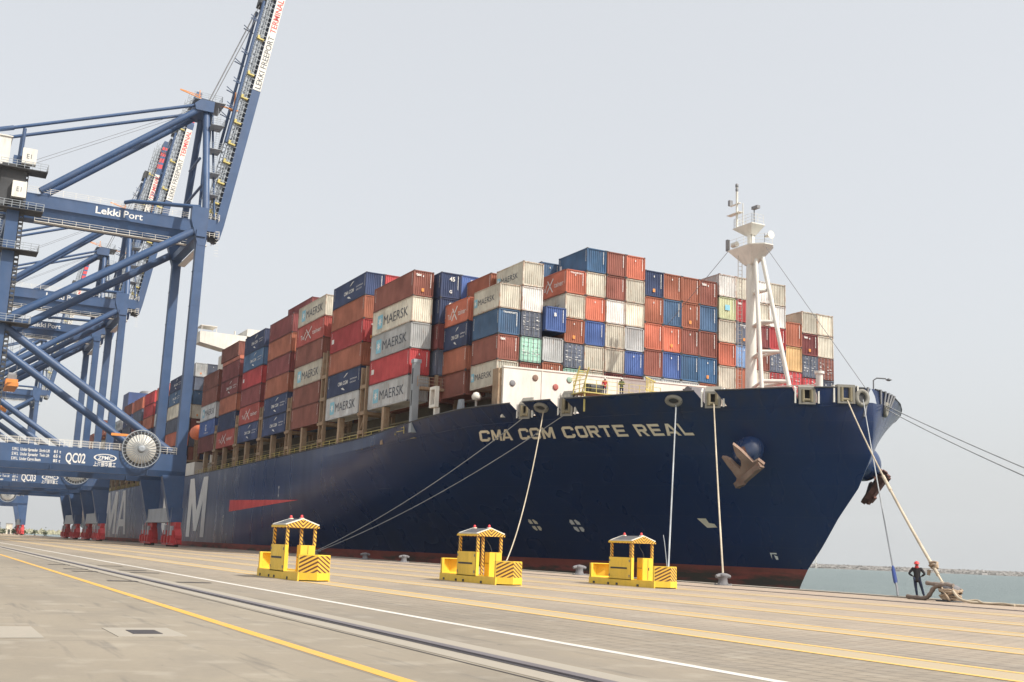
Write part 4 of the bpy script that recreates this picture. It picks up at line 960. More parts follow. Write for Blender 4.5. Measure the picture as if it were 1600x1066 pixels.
# the many rows further inboard, hidden behind the quayside stacks, as one mass
Q = MB(); rnd = random.Random(11); pc = ['navy','brown','maroon','rust','steel','slate','grey','red','cream']
def mass(xf, L, H, PZ_, zb, y0, y1, n):
    y = y0
    while y+BW < y1:
        for k in range(n): Q.box(xf-L, xf, y, y+BW, zb+PZ_*k, zb+PZ_*k+H, rnd.randrange(len(pc)))
        y += 2.5
for i, (st, xf) in enumerate(SIDE): mass(xf, 12.19, 2.896, PZ, Z0, 53.9 if i == 0 else (51.1 if i in (1, 3) else 48.6), 95.6, min(len(st), 5)-(1 if i == 0 else 0))
for i, xf in enumerate(AFTX): mass(xf, 12.19, 2.896, PZ, Z0, 53.6 if i == 0 else (73 if -345 < xf < -316 else 48.6), 95.6, AH[i]-1)
mass(-105.75, 6.058, 2.591, 2.655, 17.4, 52.15, 93, 4)
tag(Q.build('inboard_container_rows', [cmat(c) for c in pc]), kind='stuff')

# the bow-facing wall of twenty-foot boxes
XF = -99.3; P8 = 2.655
edges = [50.05, 52.65, 55.25, 57.8, 60.3, 62.85, 65.35, 67.85, 70.3, 72.8, 75.25, 77.95, 80.4, 82.85, 85.3, 87.75, 90.25, 92.7]
FRONT = [  # (top height, container height, [top..bottom] colour:side:end:height)
 (28.35, ['cream:M:plain','steel:x:bar','brown:x:tex','cream:M:plain']),
 (31.05, ['cream:M:plain','white:x:plain','slate:x:door','green:x:door','brown:x:code']),
 (23.40, ['grey:x:plain','rust:x:code']),
 (31.0, ['orange:TX:bar','cream:M:plain','rust:x:code','slate:x:door','green:x:door']),
 (33.7, ['ocean:box:code','cream:x:plain','orange:x:code','blue:x:code','cream:x:plain','cream:x:plain']),
 (33.7, ['brown:x:code','brown:x:code','white:x:plain','cream:x:plain','cream:x:plain','maroon:x:code']),
 (33.7, ['orange:x:code','cream:x:plain','cream:x:plain','grey:x:plain','blue:x:code','maroon:x:code']),
 (32.4, ['navy:x:code','rust:x:code','orange:x:code','brown:x:code','grey:x:plain']),
 (32.4, ['rust:x:code','steel:x:code','orange:x:code','blue:x:code','grey:x:plain']),
 (32.4, ['rust:x:code','rust:x:code','brown:x:code','ocean:x:code','grey:x:plain']),
 (32.4, ['brown:x:tex','steel:x:code','brown:x:code','ocean:x:code','rust:x:code']),
 (33.5, ['white:x:plain','lime:x:teal','cream:x:plain','orange:x:code','cream:x:plain','cream:x:plain']),
 (33.5, ['cream:x:plain','red:x:tex','slate:x:bar','lightblue:x:code','rust:x:code','brown:x:code']),
 (33.5, ['white:x:plain','cream:x:plain','maroon:x:code','brown:x:code','cream:x:plain','brown:x:code']),
 (33.5, ['cream:x:plain','white:x:plain','red:x:code','slate:x:door','red:x:door','brown:x:door']),
 (29.2, ['rust:x:code','tan:x:plain','red:x:door','brown:x:door']),
 (30.75, ['cream:x:plain','maroon:x:tex','slate:x:door','red:x:door','brown:x:code']),
 (30.75, ['cream:x:plain','cream:x:plain','brown:x:door','slate:x:code','brown:x:code'])]
for i, (zt, st) in enumerate(FRONT):
    hc = 8 <= i+1 <= 11 or i+1 == 16; H = 2.896 if hc else 2.591; P = 2.95 if hc else P8
    for k, sp in enumerate(st):
        c, s, e = sp.split(':'); z = zt-H-P*k
        container(XF, edges[i], z, 6.058, H, c, f'{CNAME[c]} container end, {lvl(k+1)} in {ORDN[i]} column of the bow-facing wall', 'containers in the bow-facing wall', s if s != 'x' or i in (0,) else None, e)
container(XF+.5, edges[2]-.02, 23.95, 6.058, 2.591, 'blue', 'bright blue container jutting forward from the bow-facing wall', 'containers in the bow-facing wall', None, 'logo')
# second twenty-foot bay right behind it, quayside column and a few tops
for k, (c, s, e) in enumerate([('orange','TX','code'),('navy','CMA','code'),('rust','x','code'),('brown','x','code')]):
    container(-105.75, 49.6, 28.0-2.591-P8*k, 6.058, 2.591, c, f'{CNAME[c]} short container, {lvl(k+1)} in the quayside column behind the bow-facing wall', 'short containers behind the bow-facing wall', s, e)
for y, zt, c, wh in ((52.15,31.0,'rust','second row inboard'),(58.3,33.2,'steel','tucked beside the ocean blue box'),(60.8,31,'navy','fifth row inboard'),(77.9,33.4,'grey','twelfth row inboard')):
    container(-105.75, y, zt-2.591, 6.058, 2.591, c, f'{CNAME[c]} short container behind the bow-facing wall, {wh}', 'short containers behind the bow-facing wall', 'x', 'code')

# ------------------------------------------------------------------ ship-to-shore cranes
def crane(XC):
    root = empty('gantry_crane', (XC, 23, 0))
    def cb(Q, name, mats, parent=None):
        Q.v = [(x, y-23, z) for x, y, z in Q.v]; return Q.build(name, mats, parent or root)
    # legs (seaward pair flare out below the portal beam), each its own part
    for dx in (10, -10):
        Q = MB(); Q.prism([(37.0,13.6),(38.6,13.6),(38.6,54.8),(37.1,54.8)], 'x', dx-.75, dx+.75)
        Q.prism([(37.0,4.0),(38.72,4.0),(38.72,11.4),(35.1,11.4)], 'x', dx-.8, dx+.8)
        Q.prism([(37.3,50.5),(38.6,50.5),(38.75,57.2),(35.9,57.2),(35.9,54.8)], 'x', dx-.78, dx+.78)
        for z in range(16, 54, 6): Q.box(dx-.77, dx+.77, 36.98, 38.62, z, z+.08)
        cb(Q, 'leg', M_CRANE)
        Q = MB(); Q.box(dx-.8, dx+.8, 7.4, 9.2, 6.2, 60.5); cb(Q, 'leg', M_CRANE)
        # portal beam towards the land, with a lower flange
        Q = MB(); Q.add([(x, y, z) for y in (6.6, 38.72) for x, z in ((dx-.95,14.8),(dx+.95,14.8),(dx+.95,12.1),(dx+.55,11.1),(dx-.55,11.1),(dx-.95,12.1))],
              [(0,1,2,3,4,5),(11,10,9,8,7,6)]+[(i,(i+1)%6,6+(i+1)%6,6+i) for i in range(6)]); Q.box(dx-.97,dx+.97,32.6,32.68,11.2,14.82); Q.box(dx-.97,dx+.97,18,18.06,11.2,14.82)
        pb = cb(Q, 'portal_beam', M_CRANE)
        Q = MB(); railing(Q, [(dx+.9,7.0,14.8),(dx+.9,37.0,14.8)], 1.1, 1.5, .035); railing(Q, [(dx-.9,7.0,14.8),(dx-.9,37.0,14.8)], 1.1, 2.2, .035); cb(Q, 'railing', M_WHITE, pb)
        for (a, b) in (((dx, 8.8, 33.8), (dx, 37.2, 53.4)), ((dx, 8.9, 33.0), (dx, 36.2, 15.2))):
            Q = MB(); Q.tube([a, b], .68, 14); cb(Q, 'diagonal_brace', M_CRANE)
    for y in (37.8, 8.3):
        Q = MB(); Q.box(-12.0, 12.0, y-.85, y+.85, 3.9, 6.2); cb(Q, 'sill_beam', M_CRANEL if y > 20 else M_CRANE)  # seaward beam: grazing sheen on the blue paint put into a grey colour
        Q = MB(); Q.box(10.2, 12.03, y-.87, y+.87, 3.88, 6.22); Q.box(-12.03, -10.6, y-.87, y+.87, 3.88, 6.22); cb(Q, 'sill_end', M_CRANE)
        for s in (10.0, -10.0):
            Q = MB(); Q.box(s-3.6, s+3.6, y-.4, y+.4, 3.0, 3.9); Q.box(s-4.9, s+4.9, y-.75, y-.6, .25, .55)
            for a in (-2.45, 2.45):
                Q.prism([(s+a-2.2,1.8),(s+a-1.0,3.05),(s+a+1.0,3.05),(s+a+2.2,1.8),(s+a+2.2,1.3),(s+a-2.2,1.3)], 'y', y-.5, y+.5)
                for b in (-1.2, 1.2): Q.prism([(s+a+b-1.12,.4),(s+a+b-.8,1.4),(s+a+b+.8,1.4),(s+a+b+1.12,.4)], 'y', y-.55, y+.55); Q.box(s+a+b-.35, s+a+b+.35, y-1.1, y-.55, .6, 1.7); Q.box(s+a+b-.15, s+a+b+.2, y-.9, y-.5, 1.7, 2.6)
            for a in (-5.1, 5.1): Q.box(s+a-.25, s+a+.25, y-.3, y+.3, .5, 1.1)
            bg_ = cb(Q, 'bogie', M_CRED)
            Q = MB()
            for a in (-2.0, 2.0):
                for b in (-1.75, -.65, .65, 1.75): Q.lathe((s+a*1.22+b, y, .34), [(.34,-.09),(.34,.09)], 14, axis='y').cut()
            cb(Q, 'wheel', M_DARK, bg_)
            Q = MB(); Q.box(s-3.3, s-2.3, y-.85, y-.5, 1.9, 3.5).cut(); Q.box(s+1.5, s+2.6, y-.85, y-.5, 1.8, 3.3).cut(); Q.box(s-.15,s+.2,y-.9,y-.6,.4,3.9); cb(Q, 'drive_motor', M_CRANEL, bg_)
    # trolley girder: trapezoid box with walkways
    Q = MB(); Q.prism([(-2.5,55.0),(-2.5,57.1),(2.5,57.1),(2.5,55.0),(1.5,52.9),(-1.5,52.9)], 'y', -16, 38.4) if False else None
    prof = [(-2.5,55.0),(-2.5,57.1),(2.5,57.1),(2.5,55.0),(1.6,52.95),(-1.6,52.95)]
    Q = MB(); vs = [(x, y, z) for y in (-18, 40.5) for x, z in prof]
    Q.add(vs, [(0,1,2,3,4,5),(11,10,9,8,7,6)]+[(i,(i+1)%6,6+(i+1)%6,6+i) for i in range(6)])
    Q.box(2.5, 2.62, -18, 40.5, 54.85, 55.05); Q.box(-3.4, 3.4, 38.2, 41.6, 55.2, 57.4)
    Q.box(-11, 11, 36.9, 38.5, 52.0, 53.2); Q.box(-10, 10, 7.6, 9.0, 51.0, 53.0)
    g = cb(Q, 'trolley_girder', M_CRANE)
    Q = MB(); railing(Q, [(2.9,-16,57.1),(2.9,38,57.1)], 1.0, 2.0, .03); railing(Q, [(3.2,12,52.3),(3.2,38,52.3)], .8, 2.2, .03, rails=2); Q.box(2.2,3.3,12,38,52.2,52.3)
    railing(Q, [(-9,38.9,51.2),(9,38.9,51.2)], 1.1, 1.4, .03); Q.box(-9,9,38.0,39.2,51.0,51.2); cb(Q, 'walkway_railing', M_WHITE, g)
    Q = MB(); put_text(Q, 'Lekki', (2.52,21.4,55.45), (0,1,0), (0,0,1), 1.25, .022, width=4.1); put_text(Q, 'Port', (2.52,26.0,55.45), (0,1,0), (0,0,1), 1.25, .012, width=3.2); cb(Q, 'port_name', M_MARK, g)
    Q = MB(); Q.tube([(10, 37.4, 57.4),(4.5, 27.0, 58.0),(3.0, 26.0, 58.0)], .35, 10).cut(); Q.tube([(-10, 37.4, 57.4),(-4.5, 27.0, 58.0)], .35, 10); cb(Q, 'strut_pipe', M_CRANE)
    # A-frame
    Q = MB(); Q.tube([(10,38.3,56.8),(1.8,38.4,78.3)], .62, 14).cut(); Q.tube([(-10,38.3,56.8),(-1.8,38.4,78.3)], .62, 14)
    Q.tube([(4.2,37.6,68),(-4.2,37.6,68)], .25, 8); Q.tube([(6.4,38,62.5),(-6.4,38,62.5)], .25, 8); cb(Q, 'a_frame_leg', M_CRANE)
    Q = MB(); Q.tube([(2.2,39.6,57.4),(1.2,39.4,77.6)], .26, 8).cut(); Q.tube([(-2.2,39.6,57.4),(-1.2,39.4,77.6)], .26, 8).cut(); Q.tube([(3.4,41.2,58),(1.6,39.6,77.6)], .2, 8); cb(Q, 'inner_post', M_CRANE)
    Q = MB(); Q.prism([(36.3,77.3),(39.4,77.3),(39.5,79.4),(37.2,79.6),(36.0,78.4)], 'x', -3.4, 3.4); cb(Q, 'apex_beam', M_CRANE)
    for s in (2.6, -2.6):
        Q = MB(); Q.tube([(s,37.6,78.1),(s,12.4,57.6)], .58, 12); cb(Q, 'back_stay', M_CRANE)
        Q = MB(); Q.tube([(s,36.6,78.4),(s,-17,58.9)], .30, 8); Q.tube([(s,3.2,66.3),(s,7.2,67.7)], .42, 8); cb(Q, 'upper_tie', M_CRANE)
        Q = MB(); Q.tube([(s,42.2,72.5),(s,45.4,92),(s,47.0,101.5)], .28, 8)
        for z, y in ((84,44.0),(90,45.0),(97,46.2),(79,43.2)): Q.bar((s,y+.5,z),(s,y-1.4,z+.6),.16); Q.bar((s,y+.5,z),(s,y-1.4,z+1.3),.12)
        cb(Q, 'folded_forestay', M_CRANE)
        Q = MB(); Q.tube([(s*.5,38.9,80.2),(s*.5,46.5,101)], .06, 5).cut(); Q.tube([(s*.2,39.4,80.2),(s*.2,47.1,101)], .06, 5).cut(); Q.tube([(s*.4,38.0,79),(s*.4,9,62)], .035, 5); cb(Q, 'hoist_wire', M_STEEL)
    Q = MB()
    railing(Q, [(3.4,35.8,79.5),(3.4,40.8,79.5),(-3.4,40.8,79.5)], 1.1, 1.2, .03); Q.box(-3.4,3.4,36,41.5,79.35,79.45)
    for z in (61.5, 65.5, 70, 74.5):
        Q.box(1.6, 5.2, 38.9, 41.2, z-.08, z); railing(Q, [(5.2,38.9,z),(5.2,41.2,z),(1.6,41.2,z)], 1.1, .9, .03)
    for k in range(52): Q.bar((3.0,40.3,57.5+.4*k),(3.0,40.9,57.5+.4*k),.035)
    Q.bar((3.0,40.3,57.5),(3.0,40.3,78.5),.05); Q.bar((3.0,40.9,57.5),(3.0,40.9,78.5),.05)
    cb(Q, 'ladder_and_platform', M_CRANEL)
    Q = MB(); Q.bar((2,40.4,79.5),(2,43.4,79.1),.2); Q.bar((2,43.2,79),(2,43.4,82.6),.2); Q.box(1.7,2.4,42.6,44.0,78.9,79.1); Q.cut(); Q.bar((2.2,37.4,79.9),(2.2,33.4,80.8),.16); Q.bar((2.2,37.2,80.4),(2.2,33.4,80.9),.1); Q.bar((2.2,36.9,79.4),(2.2,36.9,81.4),.16); cb(Q, 'maintenance_jib', M_ORG)
    # raised boom: local frame along the boom, 80 degrees up
    b = Vector((0, .1666, .986)); nrm = Vector((0, .986, -.1666)); base = Vector((0, 41.2, 57.2))
    def BP(x, s, t): return base + b*s + nrm*t + Vector((x, 0, 0))
    def bbox(mb, x0, x1, s0, s1, t0, t1, mi=0):
        mb.add([BP(x, s, t) for s in (s0, s1) for x, t in ((x0,t0),(x1,t0),(x1,t1),(x0,t1))], [(0,3,2,1),(4,5,6,7),(0,1,5,4),(1,2,6,5),(2,3,7,6),(3,0,4,7)], mi)
    Q = MB(); bbox(Q, -2.2, 2.2, 0, 48.5, 0.55, 2.15); bbox(Q, -2.2, 2.2, 55.5, 57.4, 0.6, 2.0)
    Q.add([BP(x, s, t) for x in (-2.2, 2.2) for s, t in ((0,.3),(-2.6,1.4),(-2.6,2.0),(0,2.15))], [(0,1,2,3),(7,6,5,4),(0,4,5,1),(1,5,6,2),(2,6,7,3)])
    boom = cb(Q, 'boom', M_CRANE)
    Q = MB(); bbox(Q, -2.2, 2.2, 48.5, 55.5, 0.6, 2.05); cb(Q, 'boom_tip_section', M_BSTR, boom)
    Q = MB(); bbox(Q, 2.2, 2.26, 27.2, 46.9, 0.6, 2.12); cb(Q, 'name_board', M_WHITE, boom)
    Q = MB(); p0 = BP(2.29, 27.6, 1.95); put_text(Q, 'LEKKI FREEPORT', p0, b, -nrm, 1.12, 0, width=11.0); cb(Q, 'board_lettering', M_DARKTXT, boom)
    Q = MB(); p0 = BP(2.29, 39.3, 1.95); put_text(Q, 'TERMINAL', p0, b, -nrm, 1.12, .012, width=7.2); cb(Q, 'board_lettering', M_REDTXT, boom)
    Q = MB()
    bbox(Q, -2.0, 2.0, 1, 55, -.15, .1)
    for x in (2.3, -2.3):
        bbox(Q, x-.08, x+.08, 0, 56, -1.15, -1.0); bbox(Q, x-.06, x+.06, 0, 56, -.55, -.45)
        for k in range(56): bbox(Q, x-.05, x+.05, k, k+.1, -1.1, .6)
        for k in range(28): Q.bar(BP(x, 2*k, -.1), BP(x, 2*k+1, -1.0), .09); Q.bar(BP(x, 2*k+1, -1.0), BP(x, 2*k+2, -.1), .09)
    cb(Q, 'boom_walkway', M_CRANEL, boom)
    Q = MB()
    for s_ in (1.5, 3.5, 7.4, 11.5, 15.2, 19.5, 24.6, 29.5, 37.0, 46.0): bbox(Q, 1.9, 2.7, s_, s_+.25, -1.1, .2); bbox(Q, 2.5, 2.75, s_, s_+.7, -1.1, -.7); Q.cut()
    cb(Q, 'boom_fitting', M_YELR, boom)
    Q = MB(); bbox(Q, -1.5, 1.5, 44.8, 47.2, -2.2, -1.1); bbox(Q, .5, 1.0, -3.2, 0, .2, 1.8); cb(Q, 'sheave_block', M_DARK, boom)
    Q = MB()
    for z, y0, y1 in ((57.4,39.2,42.2),(54.2,39,42.4)):
        railing(Q, [(3.2,y0,z),(3.2,y1,z),(-3,y1,z)], 1.1, .8, .035)
    for k in range(10): Q.bar((3.0,41.8,51+.5*k),(3.0,42.5,51+.5*k),.05)
    cb(Q, 'hinge_platform_railing', M_WHITE)
    # landside: lift shaft, machinery house, cabinets, mast
    Q = MB()
    for y in (9.3, 9.9): Q.bar((10.2,y,14.6),(10.2,y,60),.14)
    for k in range(62): Q.box(10.3,10.6,9.25,9.9,15+.73*k,15.35+.73*k)
    for z in (33.4, 45, 51.6, 58.2):
        Q.box(8.6,12.2,5.6,12.6,z-.12,z)
    cb(Q, 'lift_shaft', M_DARK)
    Q = MB()
    for z in (33.4, 45, 51.6, 58.2): railing(Q, [(12.2,5.6,z),(12.2,12.6,z),(8.6,12.6,z)], 1.15, 1.1, .04); Q.cut()
    for k in range(90): Q.bar((11.3,6.2,15+.42*k),(11.3,6.9,15.1+.42*k),.05)
    cb(Q, 'stair_railing', M_CRANEL)
    Q = MB(); Q.box(-5, 5, -16, 7.0, 59.8, 65.2); Q.box(-5.2,5.2,-16.2,7.2,65.2,65.4); cb(Q, 'machinery_house', M_WHITE)
    for y, z in ((8.6,59.0),(7.7,53.4)):
        Q = MB(); Q.box(10.9,12.0,y,y+2.1,z,z+2.6); e = cb(Q, 'electrical_cabinet', M_WHITE)
        Q = MB(); put_text(Q, 'E1', (12.02,y+.65,z+.9), (0,1,0), (0,0,1), .8, .0, width=.7); cb(Q, 'cabinet_lettering', M_DARKTXT, e)
    Q = MB(); Q.tube([(2.6,8.6,56),(2.6,8.9,67.9)], .3, 8).cut(); Q.tube([(-2.6,8.6,56),(-2.6,8.9,67.9)], .3, 8); cb(Q, 'tie_mast', M_CRANE)
    Q = MB(); Q.box(9.2,11.0,5.9,9.6,52.2,59.0); Q.box(8.5,10.5,2.5,5.9,54.8,58.8); cb(Q, 'electrical_room', M_DARK)
    # cable reel on the seaward end of the near portal beam
    Q = MB(); c = (11.35, 31.35, 15.3)
    Q.lathe((11.05, c[1], c[2]), [(2.35,-.12),(2.35,.12),(.7,.14)], 32, axis='x'); rl = cb(Q, 'cable_reel', M_WHITE)
    Q = MB()
    for k in range(30):
        a = 2*math.pi*k/30; Q.bar((c[0]+.1, c[1]+.7*math.cos(a), c[2]+.7*math.sin(a)), (c[0]+.1, c[1]+3.0*math.cos(a), c[2]+3.0*math.sin(a)), .085)
    Q.tube([(c[0]+.1, c[1]+3.0*math.cos(2*math.pi*k/40), c[2]+3.0*math.sin(2*math.pi*k/40)) for k in range(41)], .09, 5, caps=False)
    Q.tube([(c[0]-.5, c[1]+3.0*math.cos(2*math.pi*k/40), c[2]+3.0*math.sin(2*math.pi*k/40)) for k in range(41)], .05, 5, caps=False)
    Q.lathe((11.2, c[1], c[2]), [(.62,0),(.62,.35),(.3,.45)], 14, axis='x'); cb(Q, 'reel_spoke', M_CRANEL, rl)
    Q = MB(); Q.lathe((10.98, c[1], c[2]), [(2.85,-.03),(2.85,.03)], 32, axis='x'); cb(Q, 'reel_back', M_DARK, rl)
    Q = MB(); Q.bar((10.4,26.6,17.4),(10.4,30.2,17.4),.4); cb(Q, 'reel_guide', M_ORG, rl)
    Q = MB()
    for i, s in enumerate(('S.W.L  Under Spreader  Single Lift', 'S.W.L  Under Spreader  Twin Lift', 'S.W.L  Under Cargo Beam')):
        put_text(Q, s, (10.99,12.3,13.75-.72*i), (0,1,0), (0,0,1), .48, .02, width=5.4 if i < 2 else 4.2); put_text(Q, ('61 t','65 t','85 t')[i], (10.99,18.3,13.75-.72*i), (0,1,0), (0,0,1), .48, .02)
    vs, fs = [], []
    for rr in (1.0, .86):
        for k in range(28): a = 2*math.pi*k/28; vs.append((10.99, 26.0+1.75*rr*math.cos(a), 13.5+.62*(rr if rr == 1 else .8)*math.sin(a)))
    Q.add(vs, [(k, (k+1) % 28, 28+(k+1) % 28, 28+k) for k in range(28)]); put_text(Q, 'ZPMC', (10.99,24.9,13.2), (0,1,0), (0,0,1), .6, .02, width=2.2)
    put_text(Q, '上海振华重工', (10.99,24.3,12.15), (0,1,0), (0,0,1), .62, .015, width=3.4)
    cb(Q, 'beam_lettering', M_MARK)
    return root
def number(root, s):
    Q = MB(); put_text(Q, s, (10.99, 20.1-23, 12.45), (0,1,0), (0,0,1), 1.55, .02, width=2.95); Q.build('crane_number', M_MARK, root)
GC = 'blue ship-to-shore cranes along the berth'
X0C = -199.6
c1 = crane(X0C); c2 = copy_tree(c1); c3 = copy_tree(c1); c4 = copy_tree(c1)
c2.location.x = X0C-81; c3.location.x = X0C-123; c4.location.x = X0C-286
for c, s, lab in ((c1, 'QC02', 'nearest and largest blue gantry crane, marked QC02, boom raised above the ship'), (c2, 'QC03', 'second blue gantry crane, marked QC03, standing behind the nearest one'),
                  (c3, 'QC04', 'third blue gantry crane, close behind crane QC03, boom raised'), (c4, 'QC05', 'farthest and smallest blue gantry crane at the left horizon')):
    tag(c, lab, 'crane', GC); number(c, s)
for x, y, z, lab in ((X0C-81, 16.4, 33.6, 'orange spreader with grey headblock hanging from the second crane'), (X0C-123, 17.0, 31.8, 'orange spreader hanging from the third crane, lower left of the other')):
    s = empty('spreader', (x, y, z)); tag(s, lab, 'spreader', 'hanging crane spreaders')
    Q = MB(); Q.box(-6,6,-1.2,1.2,0,.8); Q.box(-1.8,1.8,-1.3,1.3,.8,2.1); Q.build('frame', M_ORG, s)
    Q = MB(); Q.box(-1.4,1.4,-1.0,1.0,2.1,3.2); Q.lathe((0,0,3.2),[(.6,-.8),(.6,.8)],10,axis='y'); Q.build('headblock', M_STEEL, s)
    Q = MB()
    for a in (-.8,.8):
        for b in (-.8,.8): Q.bar((a,b,3.2),(a*1.6,b*1.6,52.9-z),.05)
    Q.build('rope', M_STEEL, s)

# ------------------------------------------------------------------ yellow striped quayside shelters on skids
def shelter(x, y, label):
    L = 6.0; Wd = 1.3; s = empty('striped_shelter', (x, y, 0)); tag(s, label, 'shelter', 'yellow striped shelters on the quay')
    h = Wd/2
    Q = MB(); Q.box(-L/2, L/2, -h, h, .05, .30)
    Q.prism([(L/2,-h),(L/2+.42,0),(L/2,h)], 'z', .05, .34); Q.prism([(-L/2,h),(-L/2-.42,0),(-L/2,-h)], 'z', .05, .34)
    Q.box(-L/2-.02, L/2+.02, -h-.03, -h+.03, .0, .34); Q.box(-L/2-.02, L/2+.02, h-.03, h+.03, .0, .34); Q.build('skid_base', M_YEL, s)
    Q = MB()
    for k in (-1.1, -.3, 1.6, -2.5): Q.box(k-.09, k+.09, -h-.045, -h-.03, .02, .13).cut()
    Q.build('fork_pocket', M_DARK, s)
    # wedge-nosed end boxes, open towards the middle
    def nose(sg, mat, nm):
        x0, x1, xt = sg*(L/2-.14), sg*L/2, sg*(L/2+.42); z0, z1 = .34, 1.02; e = .05
        Q = MB(); P = lambda x_, y_: [(x_, y_, z0), (x_, y_, z1)]
        vs = []; 
        for x_, y_ in ((x0,-h),(x1,-h),(xt,0),(x1,h),(x0,h)): vs += P(x_, y_)
        for x_, y_ in ((x0,-h+e),(x1-sg*e,-h+e),(xt-sg*e*2,0),(x1-sg*e,h-e),(x0,h-e)): vs += P(x_, y_)
        fs = []
        for i in range(4): fs += [(2*i,2*i+2,2*i+3,2*i+1), (10+2*i,10+2*i+1,10+2*i+3,10+2*i+2), (2*i+1,2*i+3,10+2*i+3,10+2*i+1)]
        fs += [(0,1,11,10),(8,18,19,9)]
        Q.add(vs, fs); return Q.build(nm, mat, s)
    nose(1, M_CHEV, 'striped_nose'); nose(-1, M_YEL, 'open_nose')
    Q = MB(); e=.04
    Q.prism([(-L/2,-h),(-L/2-.42,0),(-L/2,h),(-L/2+.14,h),(-L/2+.14,-h)], 'z', 1.02, 1.06)
    Q.cut(); Q.prism([(L/2,-h),(L/2+.42,0),(L/2,h),(L/2-.14,h),(L/2-.14,-h)], 'z', 1.02, 1.06); Q.cut(); Q.bar((-L/2+.14,-h,.36),(-L/2+.14,h,.36),.08); Q.box(-L/2+.10,-L/2+.16,-h,-h+.12,.34,1.02); Q.box(-L/2+.10,-L/2+.16,h-.12,h,.34,1.02); Q.build('nose_lid', M_YEL, s)
    for sy in (-1, 1):
        Q = MB(); Q.box(L/2-.14, L/2-.0, sy*(h+.006)-.008, sy*(h+.006)+.008, .34, 1.05); Q.build('nose_side_plate', M_YEL, s)
    # booth posts
    bx0, bx1 = -.95, .95
    for px in (bx0, bx1):
        for py in (-h+.05, h-.05):
            Q = MB(); Q.box(px-.06, px+.06, py-.06, py+.06, .34 if (px < 0 and py > 0) else 1.42, 2.18); Q.build('post', M_DIAG, s)
    Q = MB(); Q.box(bx0-.12, bx1+.02, -h-.03, -h+.03, .30, 1.42); Q.box(bx1-.02,bx1+.06,-h-.03,-h+.12,.30,1.42); Q.build('side_panel', M_YEL, s)
    Q = MB(); Q.box(bx0+.05, bx1-.35, -h-.045, -h-.03, .84, .92); Q.build('panel_slot', M_DARK, s)
    for k, (hx, hz) in enumerate(((bx0-.05,.5),(bx0-.05,1.25),(bx1-.12,.5),(bx1-.12,1.25))):
        Q = MB(); Q.box(hx-.035, hx+.035, -h-.05, -h-.03, hz-.06, hz+.06); Q.build('hinge', M_STEEL, s)
    Q = MB(); Q.bar((bx1+.09,h-.34,.34),(bx1+.09,h-.34,1.40),.012); Q.box(bx1+.08,bx1+.10,h-.30,h-.27,.8,.95); Q.build('cabinet_handle', M_DARK, s)
    Q = MB(); Q.tube([(bx1-.1,.2,1.42),(bx1-.1,.1,1.7),(bx1-.15,-.1,2.0),(bx1-.1,.0,2.2)], .015, 5); Q.build('cable', M_DARK, s)
    Q = MB(); Q.box(bx1-.42, bx1+.08, h-.66, h-.02, .30, 1.42); Q.build('cabinet', M_YEL, s)
    Q = MB(); Q.box(bx1-.38, bx1+.02, h-.675, h-.66, .9, .92); Q.build('cabinet_seam', M_DARK, s)
    # roof with gable ends
    zr, zp = 2.18, 2.50; ho = h+.08
    Q = MB(); Q.box(bx0-.14, bx1+.14, -ho, -ho+.07, zr-.03, zr+.05); Q.box(bx0-.14, bx1+.14, ho-.07, ho, zr-.03, zr+.05)
    Q.add([(bx0-.14,-ho,zr+.05),(bx1+.14,-ho,zr+.05),(bx1+.14,0,zp),(bx0-.14,0,zp),(bx0-.14,ho,zr+.05),(bx1+.14,ho,zr+.05),(bx0-.14,-ho,zr),(bx1+.14,-ho,zr),(bx1+.14,0,zp-.05),(bx0-.14,0,zp-.05),(bx0-.14,ho,zr),(bx1+.14,ho,zr)],
          [(0,1,2,3),(3,2,5,4),(6,9,8,7),(9,10,11,8)]); Q.build('roof', M_YEL, s)
    for xx in (bx1+.14, bx0-.14):
        Q = MB(); Q.prism([(-ho,zr-.04),(ho,zr-.04),(ho,zr+.05),(0,zp),(-ho,zr+.05)], 'x', xx-.02, xx+.02); Q.build('gable_end', M_CHEVD, s)
    Q = MB(); a = Vector((0, -ho*.5, (zr+zp)/2+.06)); 
    Q.add([(bx0+.1,-ho+.02,zr+.10),(bx1+.05,-ho+.02,zr+.10),(bx1+.05,-.06,zp+.02),(bx0+.1,-.06,zp+.02),(bx0+.1,-ho+.02,zr+.06),(bx1+.05,-ho+.02,zr+.06),(bx1+.05,-.06,zp-.02),(bx0+.1,-.06,zp-.02)],
          [(0,1,2,3),(7,6,5,4),(0,4,5,1),(1,5,6,2),(2,6,7,3),(3,7,4,0)]); Q.build('solar_panel', M_PANEL, s)
    Q = MB(); Q.bar((bx0+.1,-ho,zr+.09),(bx1+.1,-ho,zr+.09),.05); Q.bar((bx1+.1,-ho,zr+.09),(bx1+.1,0,zp+.02),.05); Q.bar((bx1+.1,ho,zr+.09),(bx1+.1,0,zp+.02),.05); Q.bar((bx0+.05,-ho,zr+.09),(bx0+.05,0,zp+.02),.05); Q.build('panel_frame', M_WHITE, s)
    for px in (bx0+.25, bx1-.1):
        Q = MB(); Q.lathe((px, .0, zp), [(.065,0),(.065,.09),(.05,.17),(.0,.19)], 12); b_ = Q.build('beacon', M_REDP, s); Q = MB(); Q.lathe((px,0,zp-.02),[(.11,0),(.11,.08)],12); Q.build('beacon_base', M_WHITE, b_)
    return s
shelter(-47.75, 14.65, 'yellow striped shelter on skids, leftmost of the three, in front of the red stripe')
shelter(-48.45, 23.95, 'middle yellow striped shelter on skids, standing before the ship')
shelter(-49.05, 32.95, 'yellow striped shelter on skids nearest the bow, with a chain beside it')
